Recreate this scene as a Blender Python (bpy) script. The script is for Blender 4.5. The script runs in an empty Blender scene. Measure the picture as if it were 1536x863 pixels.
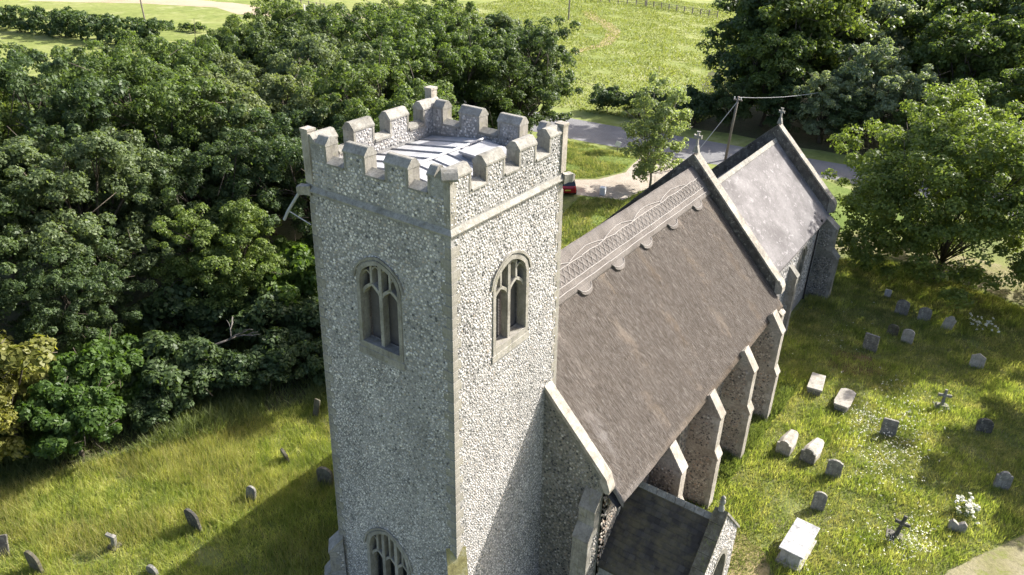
import bpy, math, random
import numpy as np
from mathutils import Vector, Matrix
from mathutils.geometry import tessellate_polygon
from math import sin, cos, pi, radians, sqrt

random.seed(7)
R = np.random.default_rng(11)
S = bpy.context.scene
COL = S.collection

# ------------------------------------------------------------------ camera
cam = bpy.data.cameras.new("camera")
cam.lens = 36.0 * 1147.6 / 1536.0
cam.sensor_width = 36.0
cam.clip_start = 0.1
cam.clip_end = 4000
co = bpy.data.objects.new("camera", cam)
COL.objects.link(co)
YAW, PITCH, ROLL = 0.59952, 0.48684, 0.02476
fw = Vector((cos(YAW) * cos(PITCH), sin(YAW) * cos(PITCH), -sin(PITCH)))
rt = Vector((sin(YAW), -cos(YAW), 0))
up = rt.cross(fw)
r2 = rt * cos(ROLL) + up * sin(ROLL)
u2 = -rt * sin(ROLL) + up * cos(ROLL)
m = Matrix((r2, u2, -fw)).transposed().to_4x4()
m.translation = (-13.96, -11.49, 25.27)
co.matrix_world = m
S.camera = co

# ------------------------------------------------------------------ light
SUN = Vector((1.0, -0.49, 0.767)).normalized()
ELEV = math.asin(SUN.z)
w = bpy.data.worlds.new("World")
S.world = w
w.use_nodes = True
nt = w.node_tree
bg = nt.nodes["Background"]
sky = nt.nodes.new("ShaderNodeTexSky")
sky.sky_type = 'NISHITA'
sky.sun_disc = False
sky.sun_elevation = ELEV
sky.sun_rotation = math.atan2(SUN.x, SUN.y)
sky.air_density = 0.7
sky.dust_density = 3.5
sky.ozone_density = 0.4
nt.links.new(sky.outputs[0], bg.inputs[0])
bg.inputs[1].default_value = 0.145
sl = bpy.data.lights.new("sun", 'SUN')
sl.energy = 4.6
sl.angle = radians(0.5)
sl.color = (1.0, 0.97, 0.92)
so = bpy.data.objects.new("sun", sl)
so.rotation_euler = SUN.to_track_quat('Z', 'Y').to_euler()
COL.objects.link(so)
S.view_settings.view_transform = 'Standard'
S.view_settings.look = 'None'
S.view_settings.gamma = 1
S.view_settings.use_curve_mapping = False
S.view_settings.exposure = 1.42


# ------------------------------------------------------------------ materials
class NT:
    def __init__(s, name, rough=0.9, spec=0.2):
        s.m = bpy.data.materials.new(name)
        s.m.use_nodes = True
        s.t = s.m.node_tree
        s.b = s.t.nodes["Principled BSDF"]
        s.b.inputs["Roughness"].default_value = rough
        s.b.inputs["Specular IOR Level"].default_value = spec

    def n(s, typ, **kw):
        nd = s.t.nodes.new(typ)
        for k, v in kw.items():
            if hasattr(nd, k):
                setattr(nd, k, v)
            else:
                nd.inputs[k.replace('_', ' ')].default_value = v
        return nd

    def l(s, a, b):
        s.t.links.new(a, b)

    def coord(s, scale=(1, 1, 1), kind='Object', rot=(0, 0, 0)):
        tc = s.n("ShaderNodeTexCoord")
        mp = s.n("ShaderNodeMapping")
        mp.inputs["Scale"].default_value = scale
        mp.inputs["Rotation"].default_value = rot
        s.l(tc.outputs[kind], mp.inputs[0])
        return mp.outputs[0]

    def noise(s, vec, scale, detail=4, rough=0.6, dist=0.0):
        nd = s.n("ShaderNodeTexNoise")
        nd.inputs["Scale"].default_value = scale
        nd.inputs["Detail"].default_value = detail
        nd.inputs["Roughness"].default_value = rough
        nd.inputs["Distortion"].default_value = dist
        if vec is not None:
            s.l(vec, nd.inputs["Vector"])
        return nd.outputs["Fac"]

    def ramp(s, fac, stops, interp='LINEAR'):
        nd = s.n("ShaderNodeValToRGB")
        cr = nd.color_ramp
        cr.interpolation = interp
        while len(cr.elements) < len(stops):
            cr.elements.new(0.5)
        for e, (p, c) in zip(cr.elements, stops):
            e.position = p
            e.color = (*c, 1) if len(c) == 3 else c
        s.l(fac, nd.inputs[0])
        return nd.outputs[0]

    def mix(s, fac, a, b, mode='MIX'):
        nd = s.n("ShaderNodeMix")
        nd.data_type = 'RGBA'
        nd.blend_type = mode
        for inp, v in ((0, fac), (6, a), (7, b)):
            if isinstance(v, (int, float)):
                nd.inputs[inp].default_value = v
            elif isinstance(v, tuple):
                nd.inputs[inp].default_value = (*v, 1)
            else:
                s.l(v, nd.inputs[inp])
        return nd.outputs[2]

    def color(s, c):
        if isinstance(c, tuple):
            s.b.inputs["Base Color"].default_value = (*c, 1)
        else:
            s.l(c, s.b.inputs["Base Color"])

    def bump(s, h, strength=0.5, dist=0.03):
        nd = s.n("ShaderNodeBump")
        nd.inputs["Strength"].default_value = strength
        nd.inputs["Distance"].default_value = dist
        s.l(h, nd.inputs["Height"])
        s.l(nd.outputs[0], s.b.inputs["Normal"])


def g(v):
    return (v, v, v)


M = {}


def stone_mat(name, c1, c2, c3, scale=2.0, lichen=None, rough=0.92):
    t = NT(name, rough)
    v = t.coord(kind='Generated' if False else 'Object')
    a = t.noise(v, scale, 6, 0.65)
    b = t.noise(v, scale * 9, 4, 0.7)
    col = t.ramp(a, [(0.3, c1), (0.5, c2), (0.72, c3)])
    col = t.mix(0.35, col, t.ramp(b, [(0.35, g(0.35)), (0.65, g(1.0))]), 'MULTIPLY')
    st = t.noise(t.coord((3, 3, .7)), scale * 1.6, 6, .75, .6)
    col = t.mix(0.55, col, t.ramp(st, [(0.34, g(0.42)), (0.5, g(0.95)), (0.7, g(1.1))]), 'MULTIPLY')
    oi = t.n("ShaderNodeObjectInfo")
    col = t.mix(0.5, col, t.ramp(oi.outputs["Random"], [(0, g(0.72)), (1, g(1.12))]), 'MULTIPLY')
    if lichen:
        lc = t.noise(v, scale * 3.1, 5, 0.7, 0.5)
        col = t.mix(t.ramp(lc, [(0.56, g(0)), (0.66, g(1))]), col, lichen)
    t.color(col)
    t.bump(b, 0.5, 0.02)
    M[name] = t.m


stone_mat("limestone", (0.182, 0.168, 0.140), (0.287, 0.271, 0.234), (0.378, 0.356, 0.316), 1.7, (0.196, 0.187, 0.133))
stone_mat("stained_white", (0.182, 0.183, 0.182), (0.423, 0.422, 0.412), (0.478, 0.477, 0.474), 2.6)
stone_mat("pale_limestone", (0.249, 0.222, 0.179), (0.371, 0.337, 0.286), (0.454, 0.420, 0.371), 1.6, (0.249, 0.229, 0.172))
stone_mat("coping_limestone", (0.167, 0.157, 0.133), (0.280, 0.268, 0.234), (0.356, 0.340, 0.305), 1.9, (0.182, 0.168, 0.133))
stone_mat("yellow_lichen_stone", (0.22, 0.19, 0.08), (0.34, 0.30, 0.12), (0.46, 0.43, 0.28), 3.0)
stone_mat("shaded_coping", (0.063, 0.057, 0.049), (0.115, 0.103, 0.090), (0.218, 0.201, 0.172), 1.6, (0.276, 0.253, 0.207))  # stone colour darkened to carry the shade on the gables' west sides
stone_mat("grey_coping", (0.184, 0.167, 0.138), (0.287, 0.265, 0.224), (0.414, 0.385, 0.328), 1.6, (0.345, 0.316, 0.230))
stone_mat("grave_grey", (0.13, 0.125, 0.11), (0.23, 0.22, 0.19), (0.36, 0.34, 0.30), 2.4, (0.38, 0.36, 0.28))
stone_mat("grave_pale", (0.265, 0.242, 0.203), (0.390, 0.359, 0.304), (0.484, 0.452, 0.398), 2.4, (0.218, 0.211, 0.140))
stone_mat("grave_dark", (0.05, 0.047, 0.04), (0.10, 0.095, 0.08), (0.19, 0.175, 0.15), 2.4, (0.26, 0.25, 0.18))
stone_mat("grave_white", (0.375, 0.367, 0.356), (0.448, 0.441, 0.431), (0.484, 0.483, 0.482), 1.4)
stone_mat("moss_stone", (0.08, 0.07, 0.045), (0.14, 0.125, 0.09), (0.26, 0.24, 0.19), 2.4, (0.13, 0.14, 0.05))


def flint_mat(name, stops):
    t = NT(name, 0.55, 0.35)
    gi = t.n("ShaderNodeNewGeometry")
    v = t.coord()
    col = t.ramp(gi.outputs["Random Per Island"], stops)
    nz = t.noise(v, 34, 3, 0.6)
    col = t.mix(0.5, col, t.ramp(nz, [(0.3, g(0.5)), (0.7, g(1.1))]), 'MULTIPLY')
    big = t.noise(t.coord((1, 1, .45)), .42, 5, .65, .4)
    col = t.mix(0.8, col, t.ramp(big, [(0.32, (0.58, 0.585, 0.57)), (0.5, (1.0, 0.99, 0.975)), (0.68, (1.22, 1.19, 1.15))]), 'MULTIPLY')
    patch = t.noise(v, .9, 5, .7, .8)
    col = t.mix(t.ramp(patch, [(0.60, g(0)), (0.70, g(0.45))]), col, (0.36, 0.335, 0.30))
    t.color(col)
    t.bump(nz, 0.4, 0.01)
    M[name] = t.m


flint_mat("flint", [(0, (0.080, 0.078, 0.080)), (0.08, (0.160, 0.157, 0.152)), (0.2, (0.286, 0.276, 0.264)),
                    (0.38, (0.366, 0.350, 0.335)), (0.55, (0.458, 0.436, 0.414)), (0.76, (0.561, 0.534, 0.507)),
                    (0.83, (0.332, 0.281, 0.225)), (0.90, (0.618, 0.584, 0.551)), (1.0, (0.732, 0.696, 0.656))])
flint_mat("flint_grey", [(0, (0.032, 0.034, 0.037)), (0.2, (0.080, 0.080, 0.080)), (0.45, (0.176, 0.172, 0.164)),
                         (0.7, (0.33, 0.32, 0.30)), (0.85, (0.24, 0.20, 0.155)), (1.0, (0.50, 0.48, 0.44))])
flint_mat("flint_brown", [(0, (0.050, 0.048, 0.045)), (0.2, (0.120, 0.106, 0.095)), (0.5, (0.259, 0.223, 0.186)),
                          (0.75, (0.447, 0.399, 0.337)), (0.9, (0.348, 0.239, 0.168)), (1.0, (0.571, 0.545, 0.477))])


def mortar(name, c1, c2, c3):
    t = NT(name, 0.95, 0.1)
    v = t.coord()
    a = t.noise(v, 0.55, 6, 0.65)
    vo = t.n("ShaderNodeTexVoronoi", feature='F1')
    vo.inputs["Scale"].default_value = 13
    t.l(v, vo.inputs["Vector"])
    f = t.noise(v, 25, 3, 0.6)
    col = t.ramp(a, [(0.3, c1), (0.5, c2), (0.7, c3)])
    col = t.mix(0.55, col, t.ramp(f, [(0.3, g(0.45)), (0.65, g(1.05))]), 'MULTIPLY')
    col = t.mix(0.35, col, t.ramp(vo.outputs["Color"], [(0.2, g(0.35)), (0.8, g(1.2))]), 'MULTIPLY')
    t.color(col)
    t.bump(f, 0.6, 0.02)
    M[name] = t.m


mortar("flint_mortar", (0.22, 0.214, 0.203), (0.30, 0.292, 0.277), (0.37, 0.36, 0.342))
mortar("grey_mortar", (0.15, 0.145, 0.125), (0.22, 0.21, 0.18), (0.28, 0.265, 0.22))
mortar("brown_mortar", (0.235, 0.204, 0.168), (0.329, 0.286, 0.235), (0.400, 0.369, 0.309))

# thatch
t = NT("thatch", 0.95, 0.08)
v = t.coord((1, 1, 1))
vs = t.coord((20, .5, .5))
a = t.noise(v, 0.35, 5, 0.6)
b = t.noise(vs, 2.2, 5, 0.75)
c = t.noise(v, 2.6, 5, 0.7)
col = t.ramp(a, [(0.34, (0.085, 0.067, 0.051)), (0.5, (0.126, 0.102, 0.079)), (0.66, (0.178, 0.150, 0.124))])
col = t.mix(0.75, col, t.ramp(b, [(0.3, g(0.35)), (0.5, g(0.85)), (0.7, g(1.3))]), 'MULTIPLY')
col = t.mix(0.15, col, t.ramp(c, [(0.35, g(0.55)), (0.6, g(1.1))]), 'MULTIPLY')
# weathered grey towards the west end (real bleaching of the reed, a patch with its own shape)
tc = t.n("ShaderNodeTexCoord")
sx = t.n("ShaderNodeSeparateXYZ")
t.l(tc.outputs["Object"], sx.inputs[0])
ad = t.n("ShaderNodeMath", operation='MULTIPLY_ADD')
t.l(a, ad.inputs[0])
ad.inputs[1].default_value = 9.0
t.l(sx.outputs[0], ad.inputs[2])
mr = t.n("ShaderNodeMapRange")
mr.inputs[1].default_value = 9.5
mr.inputs[2].default_value = 14.5
mr.inputs[3].default_value = 0.75
mr.inputs[4].default_value = 0.0
t.l(ad.outputs[0], mr.inputs[0])
col = t.mix(mr.outputs[0], col, t.mix(0.8, (0.20, 0.186, 0.177), t.ramp(b, [(0.3, g(0.35)), (0.5, g(0.85)), (0.72, g(1.25))]), 'MULTIPLY'))
t.color(col)
t.bump(b, 0.9, 0.05)
M["thatch"] = t.m

t = NT("thatch_straw", 0.9, 0.1)
gi = t.n("ShaderNodeNewGeometry")
t.color(t.ramp(gi.outputs["Random Per Island"], [(0, (0.042, 0.034, 0.028)), (0.4, (0.092, 0.077, 0.063)), (0.75, (0.142, 0.122, 0.104)), (1, (0.26, 0.237, 0.214))]))
M["thatch_straw"] = t.m

t = NT("ridge_thatch", 0.95, 0.08)
v = t.coord()
vs = t.coord((18, 2.0, 2.0))
a = t.noise(v, 0.8, 5, 0.6)
b = t.noise(vs, 2.2, 5, 0.75)
col = t.ramp(a, [(0.35, (0.122, 0.108, 0.096)), (0.65, (0.185, 0.167, 0.15))])
col = t.mix(0.6, col, t.ramp(b, [(0.3, g(0.5)), (0.7, g(1.2))]), 'MULTIPLY')
t.color(col)
t.bump(b, 0.8, 0.04)
M["ridge_thatch"] = t.m


def simple(name, c, rough=0.8, var=0.3, scale=6.0, spec=0.3, metal=0.0, bump=0.2):
    t = NT(name, rough, spec)
    v = t.coord()
    a = t.noise(v, scale, 5, 0.65)
    t.color(t.mix(var, c, t.ramp(a, [(0.3, g(0.3)), (0.7, g(1.25))]), 'MULTIPLY'))
    t.b.inputs["Metallic"].default_value = metal
    if bump:
        t.bump(a, bump, 0.02)
    M[name] = t.m


simple("hazel_rod", (0.30, 0.278, 0.255), 0.8, 0.3)
simple("lead_sheet", (0.36, 0.36, 0.365), 0.6, 0.55, 1.8, 0.5)
simple("lead_roll", (0.24, 0.24, 0.245), 0.6, 0.3, 3)
simple("louvre", (0.105, 0.095, 0.09), 0.85, 0.35, 3)
simple("dark_glass", (0.02, 0.022, 0.025), 0.25, 0.3, 3, 0.5)
simple("wood_pole", (0.20, 0.17, 0.14), 0.85, 0.4, 4)
simple("wire", (0.32, 0.32, 0.31), 0.5, 0.1)
simple("fence_wood", (0.17, 0.15, 0.125), 0.9, 0.4, 4)
simple("zinc", (0.27, 0.275, 0.28), 0.5, 0.2, 5, 0.5)
simple("black_iron", (0.02, 0.02, 0.022), 0.5, 0.2)
simple("white_paint", (0.75, 0.74, 0.72), 0.6, 0.15)
simple("bark", (0.10, 0.085, 0.065), 0.95, 0.6, 5, 0.1, 0, 0.6)
simple("grey_bark", (0.24, 0.22, 0.19), 0.95, 0.6, 5, 0.1, 0, 0.6)
simple("dead_wood", (0.17, 0.155, 0.135), 0.9, 0.5, 5)
simple("car_red", (0.32, 0.012, 0.02), 0.25, 0.05, 3, 0.6, 0, 0)
simple("car_glass", (0.012, 0.013, 0.016), 0.08, 0.0, 3, 0.6, 0, 0)
simple("tyre", (0.02, 0.02, 0.02), 0.85, 0.2)
simple("rim", (0.4, 0.4, 0.42), 0.35, 0.1, 3, 0.5, 0.7, 0)
simple("lamp_lens", (0.45, 0.03, 0.03), 0.2, 0.0, 3, 0.6, 0, 0)
simple("number_plate", (0.7, 0.6, 0.1), 0.5, 0.0, 3, 0.3, 0, 0)
simple("headlamp", (0.7, 0.72, 0.75), 0.15, 0.0, 3, 0.6, 0, 0)

# chancel roof (grey lichened slabs)
t = NT("chancel_slate", 0.95, 0.1)
v = t.coord()
gi = t.n("ShaderNodeNewGeometry")
a = t.noise(v, 0.5, 6, 0.65)
b = t.noise(v, 2.2, 5, 0.75, 0.4)
col = t.ramp(a, [(0.32, (0.115, 0.107, 0.104)), (0.5, (0.16, 0.15, 0.146)), (0.68, (0.22, 0.208, 0.202))])
col = t.mix(t.ramp(b, [(0.56, g(0)), (0.66, g(0.7))]), col, (0.33, 0.315, 0.308))
oi = t.n("ShaderNodeObjectInfo")
col = t.mix(0.4, col, t.ramp(gi.outputs["Random Per Island"], [(0, g(0.88)), (1, g(1.06))]), 'MULTIPLY')
sp_ = t.noise(v, 7, 4, .7)
col = t.mix(0.35, col, t.ramp(sp_, [(0.35, g(0.6)), (0.65, g(1.15))]), 'MULTIPLY')
t.color(col)
t.bump(sp_, 0.35, 0.02)
M["chancel_slate"] = t.m

t = NT("porch_slate", 0.85, 0.2)
v = t.coord()
gi = t.n("ShaderNodeNewGeometry")
a = t.noise(v, 0.9, 6, 0.7)
col = t.ramp(gi.outputs["Random Per Island"], [(0, (0.038, 0.034, 0.031)), (0.6, (0.052, 0.047, 0.043)), (1, (0.072, 0.066, 0.06))])
col = t.mix(t.ramp(a, [(0.45, g(0)), (0.62, g(0.85))]), col, (0.115, 0.098, 0.058))
t.color(col)
t.bump(a, 0.4, 0.02)
M["porch_slate"] = t.m


def leaf_mat(name, stops, trans=0.25, spec=0.25, tint=(1.25, 1.3, 0.55), patch=.45):
    trans = min(.5, trans + .16)
    t = NT(name, 0.5, max(spec, .28))
    gi = t.n("ShaderNodeNewGeometry")
    oi = t.n("ShaderNodeObjectInfo")
    v = t.coord()
    a = t.noise(v, patch, 4, 0.65)
    if patch > .5:
        a = t.ramp(a, [(0.36, g(0)), (0.64, g(1.0))])
    ad = t.n("ShaderNodeMath", operation='MULTIPLY_ADD')
    t.l(gi.outputs["Random Per Island"], ad.inputs[0])
    ad.inputs[1].default_value = 0.45
    mm = t.n("ShaderNodeMath", operation='MULTIPLY')
    t.l(a, mm.inputs[0])
    mm.inputs[1].default_value = 0.6
    t.l(mm.outputs[0], ad.inputs[2])
    col = t.ramp(ad.outputs[0], stops)
    col = t.mix(0.6, col, t.ramp(oi.outputs["Random"], [(0, (0.75, 0.82, 0.8)), (0.5, (1, 1, 1)), (1, (1.25, 1.15, 0.9))]), 'MULTIPLY')
    t.color(col)
    tr = t.n("ShaderNodeBsdfTranslucent")
    t.l(t.mix(1.0, col, tint, 'MULTIPLY'), tr.inputs[0])
    mx = t.n("ShaderNodeMixShader")
    mx.inputs[0].default_value = trans
    t.l(t.b.outputs[0], mx.inputs[1])
    t.l(tr.outputs[0], mx.inputs[2])
    out = t.t.nodes["Material Output"]
    t.l(mx.outputs[0], out.inputs[0])
    M[name] = t.m


leaf_mat("oak_leaf", [(0.15, (0.057, 0.084, 0.023)), (0.45, (0.096, 0.138, 0.040)), (0.7, (0.145, 0.195, 0.061)), (0.95, (0.223, 0.272, 0.100))], 0.32, 0.2)
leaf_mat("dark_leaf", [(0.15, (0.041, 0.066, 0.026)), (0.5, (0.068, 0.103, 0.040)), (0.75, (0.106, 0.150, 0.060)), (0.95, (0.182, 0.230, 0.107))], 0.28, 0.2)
leaf_mat("bright_leaf", [(0.15, (0.043, 0.080, 0.016)), (0.5, (0.071, 0.125, 0.027)), (0.75, (0.109, 0.169, 0.040)), (0.95, (0.160, 0.221, 0.060))], 0.32, 0.12)
leaf_mat("yellow_leaf", [(0.15, (0.099, 0.115, 0.025)), (0.5, (0.165, 0.175, 0.043)), (0.75, (0.224, 0.224, 0.068)), (0.95, (0.290, 0.280, 0.111))], 0.32, 0.12)
leaf_mat("grey_leaf", [(0.15, (0.084, 0.113, 0.051)), (0.5, (0.138, 0.174, 0.079)), (0.75, (0.186, 0.226, 0.106)), (0.95, (0.262, 0.299, 0.163))], 0.32, 0.12)
leaf_mat("lime_leaf", [(0.15, (0.070, 0.106, 0.027)), (0.5, (0.122, 0.171, 0.046)), (0.75, (0.179, 0.231, 0.067)), (0.95, (0.261, 0.313, 0.105))], 0.32, 0.12)
leaf_mat("pale_leaf", [(0.15, (0.158, 0.197, 0.095)), (0.5, (0.243, 0.294, 0.146)), (0.75, (0.321, 0.380, 0.200)), (0.95, (0.435, 0.486, 0.305))], 0.34, 0.12)
leaf_mat("silver_leaf", [(0.15, (0.135, 0.169, 0.091)), (0.5, (0.223, 0.263, 0.150)), (0.75, (0.304, 0.344, 0.215)), (0.95, (0.446, 0.479, 0.338))], 0.3, 0.12)
leaf_mat("long_grass", [(0.15, (0.154, 0.205, 0.052)), (0.45, (0.259, 0.309, 0.083)), (0.7, (0.384, 0.409, 0.131)), (0.95, (0.530, 0.524, 0.233))], 0.4, 0.15, patch=.9)
leaf_mat("seed_grass", [(0.15, (0.259, 0.245, 0.082)), (0.5, (0.361, 0.323, 0.126)), (0.95, (0.473, 0.408, 0.200))], 0.3, 0.12)
leaf_mat("turf_grass", [(0.15, (0.097, 0.135, 0.055)), (0.45, (0.159, 0.189, 0.080)), (0.7, (0.228, 0.242, 0.119)), (0.95, (0.328, 0.311, 0.195))], 0.4, 0.15, patch=.9)
leaf_mat("meadow_grass", [(0.15, (0.130, 0.162, 0.044)), (0.45, (0.175, 0.204, 0.063)), (0.7, (0.220, 0.232, 0.085)), (0.95, (0.266, 0.267, 0.120))], 0.3, 0.15)
leaf_mat("petal", [(0.2, (0.6, 0.6, 0.5)), (0.6, (0.78, 0.78, 0.74))], 0.2, 0.2, (1, 1, 1))
leaf_mat("weed", [(0.15, (0.075, 0.103, 0.036)), (0.5, (0.138, 0.172, 0.060)), (0.75, (0.213, 0.241, 0.096)), (0.95, (0.325, 0.333, 0.180))], 0.3)


def ground_mat(name, stops, big=0.12, fine=3.0, second=None, contrast=0.6):
    t = NT(name, 0.95, 0.08)
    v = t.coord()
    a = t.noise(v, big, 6, 0.65, 0.3)
    b = t.noise(v, fine, 6, 0.75)
    col = t.ramp(a, stops)
    col = t.mix(contrast, col, t.ramp(b, [(0.3, g(0.35)), (0.5, g(0.85)), (0.72, g(1.25))]), 'MULTIPLY')
    if second:
        c2 = t.noise(v, big * 4.3, 5, 0.7, 0.6)
        col = t.mix(t.ramp(c2, [(0.52, g(0)), (0.66, g(1))]), col, second)
    t.color(col)
    t.bump(b, 0.7, 0.08)
    M[name] = t.m


ground_mat("field_ground", [(0.3, (0.130, 0.164, 0.042)), (0.5, (0.182, 0.211, 0.060)), (0.68, (0.226, 0.240, 0.083))], 0.045, 0.7, (0.252, 0.258, 0.112))
ground_mat("churchyard_ground", [(0.3, (0.099, 0.126, 0.039)), (0.5, (0.151, 0.172, 0.055)), (0.68, (0.210, 0.212, 0.084))], 0.22, 4.0, (0.134, 0.132, 0.070))
ground_mat("verge_ground", [(0.3, (0.088, 0.130, 0.028)), (0.5, (0.124, 0.168, 0.040)), (0.68, (0.159, 0.195, 0.054))], 0.2, 3.0)
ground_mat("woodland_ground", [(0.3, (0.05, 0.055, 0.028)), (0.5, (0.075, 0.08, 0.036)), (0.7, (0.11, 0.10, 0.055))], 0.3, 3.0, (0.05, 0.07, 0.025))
ground_mat("asphalt", [(0.3, (0.155, 0.15, 0.148)), (0.5, (0.19, 0.185, 0.182)), (0.7, (0.225, 0.22, 0.215))], 0.3, 9.0, None, 0.3)
ground_mat("gravel", [(0.3, (0.272, 0.232, 0.184)), (0.5, (0.336, 0.292, 0.240)), (0.7, (0.384, 0.344, 0.288))], 0.5, 8.0, None, 0.35)
ground_mat("track_sand", [(0.3, (0.287, 0.231, 0.158)), (0.5, (0.337, 0.278, 0.196)), (0.7, (0.374, 0.314, 0.228))], 0.1, 2.0, None, 0.25)
ground_mat("dirt", [(0.3, (0.152, 0.152, 0.056)), (0.5, (0.216, 0.196, 0.104)), (0.7, (0.272, 0.240, 0.160))], 0.35, 5.0, (0.144, 0.160, 0.040), 0.5)
ground_mat("dry_grass", [(0.3, (0.216, 0.176, 0.080)), (0.5, (0.288, 0.232, 0.120)), (0.7, (0.336, 0.280, 0.160))], 0.6, 6.0, (0.176, 0.168, 0.056), 0.55)
ground_mat("soil", [(0.3, (0.10, 0.065, 0.035)), (0.5, (0.14, 0.09, 0.05)), (0.7, (0.17, 0.12, 0.07))], 0.6, 6.0, (0.09, 0.09, 0.03), 0.5)


# ground plan scaled up about the camera's foot to suit the lowered ground
def PX(x_):
    return 1.037 * x_ + 0.52


def PY(y_):
    return 1.037 * y_ + 0.43


def PP(poly):
    return [(PX(p[0]), PY(p[1])) for p in poly]


FLOOR = 0.9     # the church datum stands this far above the churchyard


# ------------------------------------------------------------------ mesh helpers
class MB:
    def __init__(s):
        s.v = []
        s.f = []

    def add(s, vs, fs):
        o = len(s.v)
        s.v += [tuple(x) for x in vs]
        s.f += [tuple(i + o for i in f) for f in fs]
        return s

    def box(s, c, size, rot=None):
        hx, hy, hz = size[0] / 2, size[1] / 2, size[2] / 2
        vs = [Vector((x * hx, y * hy, z * hz)) for x in (-1, 1) for y in (-1, 1) for z in (-1, 1)]
        if rot is not None:
            vs = [rot @ q for q in vs]
        c = Vector(c)
        return s.add([c + q for q in vs], [(0, 1, 3, 2), (4, 6, 7, 5), (0, 4, 5, 1), (2, 3, 7, 6), (0, 2, 6, 4), (1, 5, 7, 3)])

    def bbox(s, a, b):
        return s.box([(a[i] + b[i]) / 2 for i in range(3)], [abs(b[i] - a[i]) for i in range(3)])

    def prism(s, poly, O, U, V, N, d):
        """poly (2D) on the frame O,U,V extruded by N*d"""
        O, U, V, N = Vector(O), Vector(U), Vector(V), Vector(N)
        n = len(poly)
        a = [O + U * p[0] + V * p[1] for p in poly]
        vs = a + [q + N * d for q in a]
        fs = [tuple(range(n)), tuple(range(2 * n - 1, n - 1, -1))]
        fs += [(i, i + n, (i + 1) % n + n, (i + 1) % n) for i in range(n)]
        return s.add(vs, fs)

    def tube(s, pts, radii, n=6, cap=True):
        pts = [Vector(p) for p in pts]
        if not hasattr(radii, '__len__'):
            radii = [radii] * len(pts)
        vs, fs = [], []
        for i, p in enumerate(pts):
            d = (pts[min(i + 1, len(pts) - 1)] - pts[max(i - 1, 0)]).normalized()
            a = d.orthogonal().normalized() if i == 0 else (a - d * a.dot(d)).normalized()
            b = d.cross(a)
            for k in range(n):
                t_ = 2 * pi * k / n
                vs.append(p + (a * cos(t_) + b * sin(t_)) * radii[i])
        for i in range(len(pts) - 1):
            for k in range(n):
                fs.append((i * n + k, i * n + (k + 1) % n, (i + 1) * n + (k + 1) % n, (i + 1) * n + k))
        if cap:
            fs.append(tuple(range(n - 1, -1, -1)))
            fs.append(tuple((len(pts) - 1) * n + k for k in range(n)))
        return s.add(vs, fs)

    def wall(s, outer, holes, O, U, V, N, depth):
        """face with holes and reveals going inward (-N*depth)"""
        O, U, V, N = Vector(O), Vector(U), Vector(V), Vector(N)
        loops = [outer] + holes
        flat = [p for lp in loops for p in lp]
        tris = tessellate_polygon([[Vector((p[0], p[1], 0)) for p in lp] for lp in loops])
        P = [O + U * p[0] + V * p[1] for p in flat]
        fs = []
        for t_ in tris:
            a, b, c_ = (P[i] for i in t_)
            if (b - a).cross(c_ - a).dot(N) < 0:
                t_ = (t_[0], t_[2], t_[1])
            fs.append(tuple(t_))
        s.add(P, fs)
        for h in holes:
            a = [O + U * p[0] + V * p[1] for p in h]
            n = len(h)
            s.add(a + [q - N * depth for q in a], [(i, (i + 1) % n, (i + 1) % n + n, i + n) for i in range(n)])
        return s

    def ring(s, outer, inner, O, U, V, N, d0, d1):
        """band between two same-count outlines, from N*d0 to N*d1"""
        O, U, V, N = Vector(O), Vector(U), Vector(V), Vector(N)
        n = len(outer)
        q = lambda p, d: O + U * p[0] + V * p[1] + N * d
        vs = [q(p, d1) for p in outer] + [q(p, d1) for p in inner] + [q(p, d0) for p in outer] + [q(p, d0) for p in inner]
        fs = []
        for i in range(n):
            j = (i + 1) % n
            fs += [(i, j, n + j, n + i), (n + i, n + j, 3 * n + j, 3 * n + i), (i, 2 * n + i, 2 * n + j, j), (2 * n + i, 3 * n + i, 3 * n + j, 2 * n + j)]
        return s.add(vs, fs)

    def bars(s, path, w_, O, U, V, N, d0, d1):
        """2D polyline swept as rectangular bar"""
        O, U, V, N = Vector(O), Vector(U), Vector(V), Vector(N)
        n = len(path)
        vs = []
        for i in range(n):
            a = Vector(path[max(i - 1, 0)])
            b = Vector(path[min(i + 1, n - 1)])
            d = (b - a).normalized()
            nn = Vector((-d.y, d.x)) * w_ / 2
            p = Vector(path[i])
            for k, dd in ((1, d0), (1, d1), (-1, d1), (-1, d0)):
                e = p + nn * k
                vs.append(O + U * e.x + V * e.y + N * dd)
        fs = []
        for i in range(n - 1):
            for k in range(4):
                fs.append((4 * i + k, 4 * i + (k + 1) % 4, 4 * i + 4 + (k + 1) % 4, 4 * i + 4 + k))
        fs += [(0, 1, 2, 3), (4 * n - 1, 4 * n - 2, 4 * n - 3, 4 * n - 4)]
        return s.add(vs, fs)

    def map(s, fn):
        s.v = [tuple(fn(Vector(q))) for q in s.v]
        return s

    def mesh(s, name, mat, smooth=False):
        me = bpy.data.meshes.new(name)
        me.from_pydata(s.v, [], s.f)
        me.validate()
        if mat:
            me.materials.append(M[mat] if isinstance(mat, str) else mat)
        if smooth:
            me.polygons.foreach_set("use_smooth", [True] * len(me.polygons))
        fix_normals(me)
        me.update()
        return me

    def build(s, name, mat, parent=None, smooth=False, loc=None):
        return link(name, s.mesh(name, mat, smooth), parent, loc)


import bmesh


def fix_normals(me):
    bm = bmesh.new()
    bm.from_mesh(me)
    bmesh.ops.recalc_face_normals(bm, faces=bm.faces)
    bm.to_mesh(me)
    bm.free()


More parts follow.
